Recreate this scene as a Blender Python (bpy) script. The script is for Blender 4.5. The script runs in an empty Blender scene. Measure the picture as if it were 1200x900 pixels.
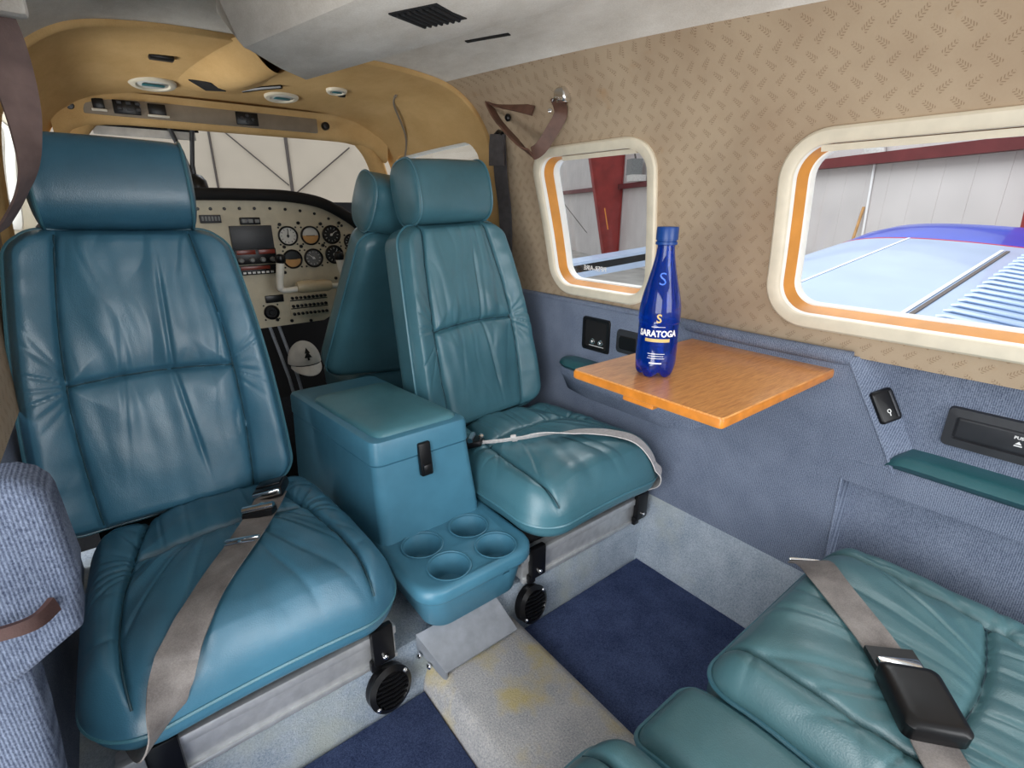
import bpy, bmesh, math, random
from mathutils import Vector, Matrix, noise
from mathutils.bvhtree import BVHTree
sc = bpy.context.scene
COL = sc.collection
PI = math.pi
random.seed(4)
R = math.radians

# ------------------------------------------------------------------ materials
def lin(r, g, b):
    f = lambda c: c / 12.92 if c <= .04045 else ((c + .055) / 1.055) ** 2.4
    return (f(r / 255), f(g / 255), f(b / 255), 1)

class NT:
    def __init__(s, name):
        s.m = bpy.data.materials.new(name); s.m.use_nodes = True
        s.t = s.m.node_tree; s.t.nodes.clear()
        s.out = s.n('ShaderNodeOutputMaterial')
        s.b = s.n('ShaderNodeBsdfPrincipled'); s.l(s.b.outputs[0], s.out.inputs[0])
        s.co = s.n('ShaderNodeTexCoord').outputs['Object']
    def n(s, typ, **kw):
        nd = s.t.nodes.new(typ)
        for k, v in kw.items(): setattr(nd, k, v)
        return nd
    def l(s, a, b): s.t.links.new(a, b)
    def set(s, **kw):
        for k, v in kw.items(): s.b.inputs[k.replace('_', ' ')].default_value = v
    def mapping(s, scale=(1, 1, 1), rot=(0, 0, 0)):
        m = s.n('ShaderNodeMapping'); m.inputs['Scale'].default_value = scale; m.inputs['Rotation'].default_value = rot
        s.l(s.co, m.inputs[0]); return m.outputs[0]
    def noise(s, scale, detail=3, rough=.5, vec=None, dist=0):
        n = s.n('ShaderNodeTexNoise'); n.inputs['Scale'].default_value = scale
        n.inputs['Detail'].default_value = detail; n.inputs['Roughness'].default_value = rough
        n.inputs['Distortion'].default_value = dist
        s.l(vec if vec is not None else s.co, n.inputs['Vector']); return n.outputs['Fac']
    def ramp(s, fac, p0, c0, p1, c1):
        r = s.n('ShaderNodeValToRGB'); e = r.color_ramp.elements
        e[0].position = p0; e[0].color = c0; e[1].position = p1; e[1].color = c1
        s.l(fac, r.inputs[0]); return r.outputs[0]
    def mix(s, fac, a, b, mode='MIX'):
        m = s.n('ShaderNodeMix', data_type='RGBA', blend_type=mode)
        for i, v in ((0, fac), (6, a), (7, b)):
            if hasattr(v, 'is_output'): s.l(v, m.inputs[i])
            else: m.inputs[i].default_value = v
        return m.outputs[2]
    def math(s, op, a, b=None):
        m = s.n('ShaderNodeMath', operation=op)
        for i, v in ((0, a), (1, b)):
            if v is None: continue
            if hasattr(v, 'is_output'): s.l(v, m.inputs[i])
            else: m.inputs[i].default_value = v
        return m.outputs[0]
    def color(s, c): s.l(c, s.b.inputs['Base Color'])
    def bump(s, h, strength=.3, dist=.002):
        b = s.n('ShaderNodeBump'); b.inputs['Strength'].default_value = strength; b.inputs['Distance'].default_value = dist
        s.l(h, b.inputs['Height']); s.l(b.outputs[0], s.b.inputs['Normal'])

def plain(name, c, rough=.5, metal=0, var=.06, scale=30, bump=0, bscale=400, coat=0, spec=.5):
    t = NT(name); t.set(Roughness=rough, Metallic=metal, Coat_Weight=coat, Specular_IOR_Level=spec)
    f = t.noise(scale, 4)
    a = tuple(x * (1 - var * 2) for x in c[:3]) + (1,); b = tuple(min(1, x * (1 + var * 2)) for x in c[:3]) + (1,)
    t.color(t.ramp(f, .3, a, .7, b))
    if bump: t.bump(t.noise(bscale, 2), bump, .001)
    return t.m

def leather(name, c, rough=.33):
    t = NT(name); t.set(Roughness=rough, Specular_IOR_Level=.65, Coat_Weight=.10, Coat_Roughness=.3)
    f = t.noise(7, 4); f2 = t.noise(60, 3)
    a = tuple(x * .82 for x in c[:3]) + (1,); b = tuple(x * 1.15 for x in c[:3]) + (1,)
    t.color(t.mix(t.math('MULTIPLY', f2, .25), t.ramp(f, .3, a, .7, b), tuple(x * 1.35 + .006 for x in c[:3]) + (1,)))
    rr = t.n('ShaderNodeMapRange'); rr.inputs[3].default_value = rough - .05; rr.inputs[4].default_value = rough + .1
    t.l(t.noise(25, 4), rr.inputs[0]); t.l(rr.outputs[0], t.b.inputs['Roughness'])
    v = t.n('ShaderNodeTexVoronoi'); v.inputs['Scale'].default_value = 520; t.l(t.co, v.inputs['Vector'])
    t.bump(t.math('ADD', v.outputs['Distance'], t.math('MULTIPLY', t.noise(90, 4), 1.5)), .16, .0012)
    return t.m

def tweed(name, c0, c1, axis):
    t = NT(name); t.set(Roughness=.95, Specular_IOR_Level=.15)
    w = t.n('ShaderNodeTexWave', wave_type='BANDS', bands_direction=axis)
    w.inputs['Scale'].default_value = 105; w.inputs['Distortion'].default_value = 1.6
    w.inputs['Detail'].default_value = 2; w.inputs['Detail Scale'].default_value = 6
    t.l(t.co, w.inputs['Vector'])
    n1 = t.noise(420, 3, .7); n2 = t.noise(14, 3)
    f = t.math('ADD', t.math('MULTIPLY', w.outputs['Fac'], .26), t.math('ADD', t.math('MULTIPLY', n1, .9), t.math('MULTIPLY', n2, .25)))
    t.color(t.ramp(f, .45, c0, .98, c1)); t.bump(f, .5, .0025)
    return t.m

def carpet(name, c0, c1, scale=330, blotch=None, bscale=6, bump=.9):
    t = NT(name); t.set(Roughness=1, Specular_IOR_Level=.05)
    f = t.math('ADD', t.math('MULTIPLY', t.noise(scale, 3, .8), .8), t.math('MULTIPLY', t.noise(18, 4), .3))
    col = t.ramp(f, .32, c0, .75, c1)
    if blotch is not None:
        col = t.mix(t.ramp(t.noise(bscale, 4, .6), .50, (0, 0, 0, 1), .68, (.8, .8, .8, 1)), col, blotch)
    t.color(col); t.bump(f, bump, .004)
    return t.m

M = {}
TEAL = (.046, .150, .226, 1)
M['leather'] = leather('teal_leather', TEAL)
M['leather_green'] = leather('green_teal_leather', (.052, .152, .192, 1))
M['leather_bench'] = leather('lit_teal_leather', (.066, .158, .178, 1), .36)  # same leather as the seats, light on the bench mixed into its colour
M['piping'] = leather('teal_piping', (.058, .175, .225, 1), .34)
M['groove_shade'] = plain('seam_groove_shade', (.016, .055, .075, 1), .5)  # dark teal that paints the shade in the seam grooves
M['plastic'] = plain('blue_moulded_plastic', (.062, .200, .292, 1), .38, var=.03, bump=.12, bscale=700)
M['pad'] = leather('console_vinyl', (.055, .175, .215, 1), .42)
M['black'] = plain('black_plastic', (.006, .006, .007, 1), .32, spec=.35)
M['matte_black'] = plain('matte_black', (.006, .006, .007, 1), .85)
M['dark_grey'] = plain('dark_grey_plastic', (.03, .032, .038, 1), .45)
M['alu'] = plain('brushed_aluminium', (.66, .67, .68, 1), .42, .6, var=.05, scale=60)
M['alu_dull'] = plain('dull_aluminium', (.42, .45, .50, 1), .55, .75, var=.06, scale=40)
M['chrome'] = plain('chrome', (.8, .8, .8, 1), .15, 1, var=.02)
M['webbing'] = None
t = NT('grey_webbing'); t.set(Roughness=.6, Specular_IOR_Level=.4)
t.color(t.ramp(t.math('ADD', t.math('MULTIPLY', t.noise(500, 2), .3), t.math('MULTIPLY', t.noise(26, 4), .7)), .3, lin(100, 94, 92), .72, lin(150, 144, 140))); t.bump(t.noise(600, 2), .3, .001)
M['webbing'] = t.m
M['webbing_light'] = plain('silvery_webbing', lin(205, 200, 198), .4, var=.08, scale=120, bump=.2)
M['webbing_dark'] = plain('charcoal_webbing', lin(78, 74, 76), .7, var=.1, scale=60, bump=.3)
M['strap_leather'] = plain('brown_leather', lin(98, 68, 56), .5, var=.16, scale=26, bump=.2)
M['dark_strap'] = plain('dark_brown_leather', lin(70, 46, 42), .6, var=.14, scale=40, bump=.2)
M['strap_suede'] = plain('suede_side', lin(140, 112, 98), .85, var=.12, scale=30, bump=.3)
M['harness'] = plain('mauve_harness_webbing', lin(118, 98, 94), .8, var=.14, scale=24, bump=.3)
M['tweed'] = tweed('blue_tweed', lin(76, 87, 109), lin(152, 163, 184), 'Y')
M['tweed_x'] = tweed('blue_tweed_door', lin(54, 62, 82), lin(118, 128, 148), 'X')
M['carpet'] = carpet('pale_blue_carpet', lin(118, 136, 158), lin(206, 216, 226), 300, lin(186, 192, 184), 5)
M['tunnel_carpet'] = carpet('worn_grey_carpet', lin(128, 132, 142), lin(222, 218, 214), 300, lin(196, 178, 118), 9)
M['mat'] = carpet('navy_mat', lin(18, 30, 68), lin(104, 120, 162), 420)
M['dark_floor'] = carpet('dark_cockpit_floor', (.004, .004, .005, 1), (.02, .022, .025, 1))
def suede(name, c0, c1):
    t = NT(name); t.set(Roughness=.95, Specular_IOR_Level=.1)
    f = t.math('ADD', t.math('MULTIPLY', t.noise(9, 5, .65, t.mapping((1, .5, 1))), .8), t.math('MULTIPLY', t.noise(380, 2), .25))
    t.color(t.ramp(f, .34, c0, .7, c1)); t.bump(f, .25, .002); return t.m
M['suede'] = suede('grey_suede_headliner', lin(198, 190, 180), lin(234, 229, 222))
M['tan'] = suede('tan_headliner', lin(198, 160, 106), lin(220, 184, 130))
M['cream'] = plain('cream_window_trim', lin(232, 222, 200), .45, var=.03)
M['white_lip'] = plain('white_window_lip', lin(246, 244, 238), .4, var=.02)
M['orange'] = plain('amber_window_seal', lin(212, 142, 58), .5, var=.06, scale=18)
t = NT('oak_tabletop'); t.set(Roughness=.28, Coat_Weight=.35, Coat_Roughness=.12)
g1 = t.noise(22, 6, .65, t.mapping((1.2, 14, 6)), .4); g2 = t.noise(60, 3, .6, t.mapping((1, 30, 30)))
t.color(t.ramp(t.math('ADD', t.math('MULTIPLY', g1, .75), t.math('MULTIPLY', g2, .3)), .34, lin(192, 114, 50), .7, lin(246, 178, 102)))
M['oak'] = t.m
M['oak_edge'] = plain('oak_edge', lin(214, 132, 46), .35, var=.08, scale=40, coat=.2)
# wallpaper: beige with sprigs of small chevrons
t = NT('sprig_wallcovering'); t.set(Roughness=.85, Specular_IOR_Level=.2)
sx = t.n('ShaderNodeSeparateXYZ'); t.l(t.co, sx.inputs[0])
u0 = t.math('MULTIPLY', sx.outputs['Y'], 1 / .034); v0 = t.math('MULTIPLY', sx.outputs['Z'], 1 / .023)
row = t.math('FLOOR', v0); par = t.math('MODULO', t.math('ADD', row, 1000), 2)
u1 = t.math('ADD', u0, t.math('MULTIPLY', par, .5))
a = t.math('MULTIPLY', t.math('SUBTRACT', t.math('FRACT', t.math('ADD', u1, 1000)), .5), 40)
b = t.math('MULTIPLY', t.math('SUBTRACT', t.math('FRACT', t.math('ADD', v0, 1000)), .5), 27)
ang = t.math('ADD', t.math('MULTIPLY', par, 1.7), .72)
ca = t.math('COSINE', ang); sa = t.math('SINE', ang)
al = t.math('ADD', t.math('MULTIPLY', a, ca), t.math('MULTIPLY', b, sa))
bl = t.math('ABSOLUTE', t.math('SUBTRACT', t.math('MULTIPLY', b, ca), t.math('MULTIPLY', a, sa)))
st = t.math('LESS_THAN', t.math('FRACT', t.math('ADD', t.math('MULTIPLY', t.math('SUBTRACT', al, t.math('MULTIPLY', bl, .9)), 1 / 5.2), 100)), .42)
msk = t.math('MULTIPLY', st, t.math('MULTIPLY', t.math('LESS_THAN', t.math('ABSOLUTE', al), 12), t.math('LESS_THAN', bl, t.math('SUBTRACT', 4.6, t.math('MULTIPLY', al, .12)))))
msk = t.math('MULTIPLY', msk, t.math('GREATER_THAN', bl, .5))
bg = t.ramp(t.noise(5, 4), .35, lin(174, 152, 128), .65, lin(192, 172, 147))
bg = t.mix(t.ramp(t.noise(9, 4, .6), .62, (0, 0, 0, 1), .74, (.45, .45, .45, 1)), bg, lin(176, 128, 72))
bg = t.mix(t.math('MULTIPLY', t.noise(300, 2), .25), bg, lin(170, 146, 120))
t.color(t.mix(t.math('MULTIPLY', msk, .5), bg, lin(112, 86, 60))); t.bump(t.noise(400, 2), .2, .001)
M['wallpaper'] = t.m
M['panel'] = plain('cream_instrument_panel', lin(206, 196, 172), .6, var=.04, bump=.1)
M['olive'] = plain('grey_brown_switch_panel', lin(140, 128, 112), .55, var=.05)
M['teal_pad'] = leather('teal_armrest_leather', (.02, .11, .13, 1), .34)
M['ivory'] = plain('ivory_yoke', lin(228, 224, 212), .4, var=.03)
M['tan_metal'] = plain('champagne_yoke_hub', lin(198, 182, 150), .35, var=.05)
M['red_display'] = plain('dark_red_radio_display', lin(120, 40, 22), .3)
M['white'] = plain('white_ink', lin(240, 240, 240), .6, var=.01)
M['gold'] = plain('gold_ink', lin(204, 176, 110), .45, var=.03)
M['dial_white'] = plain('white_dial', lin(218, 216, 210), .5, var=.03)
M['dial_black'] = plain('black_dial', (.012, .012, .013, 1), .4)
M['dial_grey'] = plain('grey_dial', lin(120, 122, 124), .4)
M['vent_teal'] = plain('teal_vent_slot', lin(40, 110, 120), .4)
M['cap_cloth'] = plain('white_cap_cloth', lin(214, 212, 206), .9, var=.05)
M['hangar_panel'] = plain('hangar_wall_panel', lin(206, 200, 198), .75, var=.03, scale=1.5)
M['hangar_door'] = plain('hangar_door_panel', lin(214, 202, 184), .75, var=.025, scale=1.2)
M['red_steel'] = plain('red_oxide_steel', lin(150, 54, 50), .6, var=.1, scale=3)
M['dark_red_steel'] = plain('dark_red_girt', lin(104, 42, 44), .6, var=.1, scale=3)
M['seam'] = plain('dark_seam', lin(96, 88, 84), .7)
M['concrete'] = plain('hangar_concrete', lin(170, 168, 164), .8, var=.1, scale=2)
M['wing'] = plain('white_wing_paint', lin(172, 192, 220), .3, var=.03, scale=3, coat=.3)
M['wing_line'] = plain('wing_seam_line', lin(240, 244, 250), .4)
M['blue_paint'] = plain('blue_wing_tip_paint', lin(34, 72, 190), .28, var=.06, scale=3, coat=.4)
M['red_paint'] = plain('red_paint', lin(190, 40, 46), .4)
M['grey_metal'] = plain('grey_heater_metal', lin(126, 128, 128), .5, var=.08)
M['wood'] = plain('raw_timber', lin(196, 150, 96), .7, var=.1, scale=8)
M['paper'] = plain('grey_bag', lin(206, 204, 200), .8, var=.08)
M['orange_rod'] = plain('orange_rod', lin(226, 140, 60), .6)
# glass panes: clear with a faint reflection
t = NT('window_glass'); t.t.nodes.remove(t.b)
tr = t.n('ShaderNodeBsdfTransparent'); tr.inputs[0].default_value = (.96, .975, .98, 1)
gl = t.n('ShaderNodeBsdfGlossy'); gl.inputs['Roughness'].default_value = .02
fr0 = t.n('ShaderNodeLayerWeight'); fr0.inputs['Blend'].default_value = .12
fr = t.n('ShaderNodeMath', operation='MULTIPLY'); fr.inputs[1].default_value = .30; t.l(fr0.outputs['Facing'], fr.inputs[0])
mx = t.n('ShaderNodeMixShader'); t.l(fr.outputs[0], mx.inputs[0]); t.l(tr.outputs[0], mx.inputs[1]); t.l(gl.outputs[0], mx.inputs[2]); t.l(mx.outputs[0], t.out.inputs[0])
M['glass'] = t.m
t = NT('cobalt_bottle'); t.set(Base_Color=(.002, .055, .52, 1), Roughness=.06, IOR=1.25, Transmission_Weight=.8, Specular_IOR_Level=.7, Coat_Weight=.5, Coat_Roughness=.03)
M['bottle'] = t.m
M['bottle_cap'] = plain('blue_cap', lin(14, 62, 132), .35, var=.03)
M['emboss'] = plain('pale_blue_emboss', lin(72, 120, 220), .25)

# ------------------------------------------------------------------ mesh helpers
def props(o, label=None, cat=None, group=None, kind=None):
    if label: o['label'] = label
    if cat: o['category'] = cat
    if group: o['group'] = group
    if kind: o['kind'] = kind
    return o

def thing(name, label, cat, loc=(0, 0, 0), group=None):
    o = bpy.data.objects.new(name, None); o.empty_display_size = .03
    COL.objects.link(o); o.location = loc
    return props(o, label, cat, group)

def world_loc(o):
    v = Vector(o.location)
    while o.parent: o = o.parent; v += Vector(o.location)
    return v

def link(name, me, m, parent=None, loc=None):
    """mesh data in world coordinates -> object (origin at parent's base or at loc)"""
    o = bpy.data.objects.new(name, me); COL.objects.link(o)
    off = world_loc(parent) if parent else Vector(loc or (0, 0, 0))
    if off.length > 0: me.transform(Matrix.Translation(-off))
    if parent: o.parent = parent
    elif loc: o.location = loc
    if m is not None:
        for mm in (m if isinstance(m, (list, tuple)) else [m]): me.materials.append(M[mm])
    return o

class MB:
    def __init__(s): s.v = []; s.f = []; s.mi = []; s.cur = 0
    def add(s, vs, fs):
        k = len(s.v); s.v += [tuple(p) for p in vs]
        s.f += [tuple(i + k for i in f) for f in fs]; s.mi += [s.cur] * len(fs); return s
    def frombm(s, bm, mat=None):
        if mat is not None: bm.transform(mat)
        bm.verts.index_update()
        s.add([v.co[:] for v in bm.verts], [[v.index for v in f.verts] for f in bm.faces]); bm.free(); return s
    def box(s, lo, hi, bev=0, seg=2, mat=None):
        bm = bmesh.new(); bmesh.ops.create_cube(bm, size=1)
        d = [hi[i] - lo[i] for i in range(3)]; c = [(hi[i] + lo[i]) / 2 for i in range(3)]
        for v in bm.verts: v.co = Vector([v.co[i] * d[i] + c[i] for i in range(3)])
        if bev: bmesh.ops.bevel(bm, geom=bm.edges[:], offset=min(bev, min(abs(x) for x in d) * .49), segments=seg, profile=.5, affect='EDGES')
        return s.frombm(bm, mat)
    def loft(s, loops, closed=True, cap0=True, cap1=True):
        n = len(loops[0]); vs = [p for l in loops for p in l]; fs = []
        for i in range(len(loops) - 1):
            for j in range(n if closed else n - 1):
                a = i * n + j; b = i * n + (j + 1) % n; fs.append((a, b, b + n, a + n))
        if closed and cap0: fs.append(tuple(range(n - 1, -1, -1)))
        if closed and cap1: fs.append(tuple(range((len(loops) - 1) * n, len(loops) * n)))
        return s.add(vs, fs)
    def tube(s, path, r, n=8, closed=False, flat=1.0):
        P = [Vector(p) for p in path]; m = len(P); loops = []
        up = None
        for i in range(m):
            if closed: tg = P[(i + 1) % m] - P[i - 1]
            else: tg = P[min(i + 1, m - 1)] - P[max(i - 1, 0)]
            tg.normalize()
            if up is None:
                up = Vector((0, 0, 1)) if abs(tg.z) < .9 else Vector((1, 0, 0))
            up = (up - tg * up.dot(tg)).normalized(); sd = tg.cross(up)
            rr = r[i] if isinstance(r, (list, tuple)) else r
            loops.append([P[i] + (up * math.sin(2 * PI * k / n) * flat + sd * math.cos(2 * PI * k / n)) * rr for k in range(n)])
        if closed:
            vs = [p for l in loops for p in l]; fs = []
            for i in range(m):
                for j in range(n):
                    fs.append((i * n + j, i * n + (j + 1) % n, ((i + 1) % m) * n + (j + 1) % n, ((i + 1) % m) * n + j))
            return s.add(vs, fs)
        return s.loft(loops)
    def lathe(s, prof, c=(0, 0, 0), axis=(0, 0, 1), n=32, cap=True):
        q = Vector((0, 0, 1)).rotation_difference(Vector(axis).normalized()).to_matrix(); c = Vector(c)
        loops = [[c + q @ Vector((r * math.cos(2 * PI * k / n), r * math.sin(2 * PI * k / n), z)) for k in range(n)] for r, z in prof]
        return s.loft(loops, True, cap, cap)
    def grid(s, pts):
        n = len(pts[0]); vs = [p for r_ in pts for p in r_]
        return s.add(vs, [(i * n + j, i * n + j + 1, (i + 1) * n + j + 1, (i + 1) * n + j) for i in range(len(pts) - 1) for j in range(n - 1)])
    def ribbon(s, path, side, w, th=.0016):
        """flat strap: centre path, side vectors (unit, per point or one), width, thickness"""
        P = [Vector(p) for p in path]; m = len(P); loops = []
        for i in range(m):
            tg = (P[min(i + 1, m - 1)] - P[max(i - 1, 0)]).normalized()
            sv = Vector(side[i] if isinstance(side, list) else side); sv = (sv - tg * sv.dot(tg)).normalized()
            nn = tg.cross(sv); ww = w[i] if isinstance(w, list) else w
            loops.append([P[i] + sv * ww / 2 + nn * th / 2, P[i] + nn * th * .62, P[i] - sv * ww / 2 + nn * th / 2,
                          P[i] - sv * ww / 2 - nn * th / 2, P[i] - nn * th * .5, P[i] + sv * ww / 2 - nn * th / 2])
        return s.loft(loops)
    def mesh(s, name, smooth=True, ang=40):
        me = bpy.data.meshes.new(name); me.from_pydata(s.v, [], s.f)
        for p, i in zip(me.polygons, s.mi): p.material_index = i
        bm = bmesh.new(); bm.from_mesh(me); bmesh.ops.recalc_face_normals(bm, faces=bm.faces[:])
        for f in bm.faces: f.smooth = smooth
        if smooth:
            for e in bm.edges:
                if len(e.link_faces) == 2 and e.calc_face_angle(0) > R(ang): e.smooth = False
        bm.to_mesh(me); bm.free(); me.update(); return me
    def build(s, name, m, parent=None, loc=None, smooth=True, ang=40): return link(name, s.mesh(name, smooth, ang), m, parent, loc)

def smooth_path(pts, k=8, closed=False):
    P = [Vector(p) for p in pts]; n = len(P); out = []
    for i in range(n if closed else n - 1):
        if closed: a, b, c, d = P[i - 1], P[i], P[(i + 1) % n], P[(i + 2) % n]
        else: a, b, c, d = P[max(i - 1, 0)], P[i], P[i + 1], P[min(i + 2, n - 1)]
        for j in range(k):
            t = j / k; t2 = t * t; t3 = t2 * t
            out.append(.5 * ((2 * b) + (c - a) * t + (2 * a - 5 * b + 4 * c - d) * t2 + (3 * b - a - 3 * c + d) * t3))
    if not closed: out.append(P[-1])
    return out

def rrect(cx, cy, hx, hy, r, n=6):
    pts = []
    for (sx, sy, a0) in ((1, 1, 0), (-1, 1, 90), (-1, -1, 180), (1, -1, 270)):
        for k in range(n + 1):
            a = R(a0 + 90 * k / n); pts.append((cx + sx * (hx - r) + r * math.cos(a), cy + sy * (hy - r) + r * math.sin(a)))
    return pts

def lerp(a, b, t): return a + (b - a) * t
def interp(tab, x):
    if x <= tab[0][0]: return tab[0][1]
    for (x0, y0), (x1, y1) in zip(tab, tab[1:]):
        if x <= x1: return lerp(y0, y1, (x - x0) / (x1 - x0))
    return tab[-1][1]
def nz(x, y, z=0): return noise.noise(Vector((x, y, z)))

def text_mesh(txt, size, mat4, depth=.0002, bold=0.0, xs=1.0):
    cu = bpy.data.curves.new('txt', 'FONT'); cu.body = txt; cu.size = size; cu.align_x = 'CENTER'; cu.align_y = 'CENTER'
    cu.extrude = depth; cu.offset = bold; cu.resolution_u = 3
    o = bpy.data.objects.new('txt', cu); COL.objects.link(o)
    dg = bpy.context.evaluated_depsgraph_get(); dg.update()
    me = bpy.data.meshes.new_from_object(o.evaluated_get(dg))
    COL.objects.unlink(o); bpy.data.objects.remove(o)
    me.transform(mat4 @ Matrix.Diagonal((xs, 1, 1, 1))); me.materials.clear()
    return me

def basis(o, x, y):
    x = Vector(x).normalized(); y = Vector(y); y = (y - x * y.dot(x)).normalized(); z = x.cross(y)
    m = Matrix((x, y, z)).transposed().to_4x4(); m.translation = Vector(o); return m

# ------------------------------------------------------------------ the cabin section
SEC = [(.622, .60), (.62, .66), (.617, .74), (.61, .84), (.60, .93), (.588, 1.02), (.572, 1.09), (.545, 1.155), (.495, 1.215), (.42, 1.258), (.32, 1.276), (.2, 1.283), (0, 1.285)]
_sp = smooth_path([(x, z, 0) for x, z in SEC], 6)
ARC = [0]
for p, q in zip(_sp, _sp[1:]): ARC.append(ARC[-1] + (q - p).length)
def sec(t):
    """arc length from the right-hand sill -> (x, z)"""
    t = max(0, min(t, ARC[-1]))
    for i in range(len(ARC) - 1):
        if t <= ARC[i + 1]:
            q = _sp[i].lerp(_sp[i + 1], (t - ARC[i]) / (ARC[i + 1] - ARC[i])); return q.x, q.y
    return _sp[-1].x, _sp[-1].y
def t_of_z(z):
    for i in range(len(ARC) - 1):
        if _sp[i + 1].y >= z: return ARC[i] + (ARC[i + 1] - ARC[i]) * (z - _sp[i].y) / max(1e-9, _sp[i + 1].y - _sp[i].y)
    return ARC[-1]
def t_of_x(x):
    for i in range(len(ARC) - 1):
        if _sp[i + 1].x <= x and _sp[i + 1].y > 1.1: return ARC[i] + (ARC[i + 1] - ARC[i]) * (_sp[i].x - x) / max(1e-9, _sp[i].x - _sp[i + 1].x)
    return ARC[-1]
def taper(y):
    u = max(0, min(1, (y - 1.42) / .68)); return 1 - .05 * u * u, -.026 * u * u
def wallpt(y, t, off=0, side=1):
    """off > 0 is outwards"""
    x0, z0 = sec(t - .004); x1, z1 = sec(t + .004); x, z = sec(t)
    d = Vector((x1 - x0, z1 - z0)).normalized(); nx, nz_ = d.y, -d.x
    k, dz = taper(y)
    return Vector((side * (x * k + off * nx), y, z + (dz if z > .95 else dz * max(0, (z - .6) / .35)) + off * nz_))

def skew(h, y, t, inv=False):
    k = h[5] if len(h) > 5 else 0
    d = k * ((t - h[2]) / (h[3] - h[2]) - .1) * max(0, (y - h[0]) / (h[1] - h[0]))
    return y - d if inv else y + d
def inside_rr(y, z, y0, y1, z0, z1, r):
    cx, cz = (y0 + y1) / 2, (z0 + z1) / 2; dx = abs(y - cx) - ((y1 - y0) / 2 - r); dz = abs(z - cz) - ((z1 - z0) / 2 - r)
    return math.hypot(max(dx, 0), max(dz, 0)) + min(max(dx, dz), 0) < r

T0 = t_of_z(.655)
def tb(y): return t_of_x(lerp(.492, .405, (y - .38) / 1.04))
# window apertures (y0, y1, z0, z1, corner) in arc-height
WIN1 = (.812, 1.145, t_of_z(.705), t_of_z(1.058), .055, .062)
WIN2 = (-.10, .478, t_of_z(.722), t_of_z(1.030), .06)
WINC = (1.48, 2.01, t_of_z(.86), t_of_z(1.130), .06)

def wall_grid(y0, y1, ny, tf0, tf1, nt, holes=(), side=1, off=0):
    mb = MB(); ids = {}
    ys = [lerp(y0, y1, i / ny) for i in range(ny + 1)]
    for i, y in enumerate(ys):
        for j in range(nt + 1):
            t = lerp(tf0(y), tf1(y), j / nt); ids[i, j] = len(mb.v); mb.v.append(tuple(wallpt(y, t, off, side)))
    for i in range(ny):
        for j in range(nt):
            yc = (ys[i] + ys[i + 1]) / 2; tc = lerp(tf0(yc), tf1(yc), (j + .5) / nt)
            if any(inside_rr(skew(h, yc, tc, True), tc, h[0] - .006, h[1] + .006, h[2] - .006, h[3] + .006, h[4]) for h in holes): continue
            mb.f.append((ids[i, j], ids[i + 1, j], ids[i + 1, j + 1], ids[i, j + 1])); mb.mi.append(0)
    return mb

tw = lambda z: (lambda y: z)
wr = wall_grid(-.45, 1.425, 230, tw(T0), tb, 80, (WIN1, WIN2)).build('wall_right', 'wallpaper'); props(wr, kind='structure')
wl = wall_grid(.66, 1.425, 40, tw(t_of_z(.6)), tw(t_of_z(1.08)), 40, (), -1).build('wall_left', 'wallpaper'); props(wl, kind='structure')
# grey suede headliner from border to border
mb = MB()
rows = []
for i in range(60):
    y = lerp(-.45, 1.425, i / 59); a = tb(y); r_ = []
    for j in range(33):
        q = wallpt(y, lerp(a, ARC[-1], j / 32), 0, 1); r_.append(q)
    for j in range(31, -1, -1):
        q = wallpt(y, lerp(t_of_z(1.08), ARC[-1], j / 32), 0, -1); r_.append(q)
    rows.append(r_)
mb.grid(rows); ce = mb.build('ceiling', 'suede'); props(ce, kind='structure')
# tan cockpit lining, both sides, with side windows
rim = .012
mb = MB()
for sd in (1, -1):
    g = wall_grid(1.41, 2.06, 90, tw(0), tw(ARC[-1]), 110, (WINC,), sd, -rim); mb.add(g.v, g.f)
    # rounded front edge (arch) of the lining
    e = []
    for j in range(60):
        t = lerp(0, ARC[-1], j / 59)
        e.append([wallpt(1.41 - .006 * math.sin(a * PI / 2 / 4), t, -rim * math.cos(a * PI / 2 / 4), sd) for a in range(5)])
    mb.grid(e)
cf = mb.build('ceiling_front', 'tan'); props(cf, kind='structure')
# cockpit lower side walls
for sd, nm in ((1, 'wall_right_front'), (-1, 'wall_left_front')):
    mb = MB(); mb.box((sd * .60 - .004, 1.42, -.02), (sd * .60 + .03, 2.3, .62)); o = mb.build(nm, 'dark_floor'); props(o, kind='structure')

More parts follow.
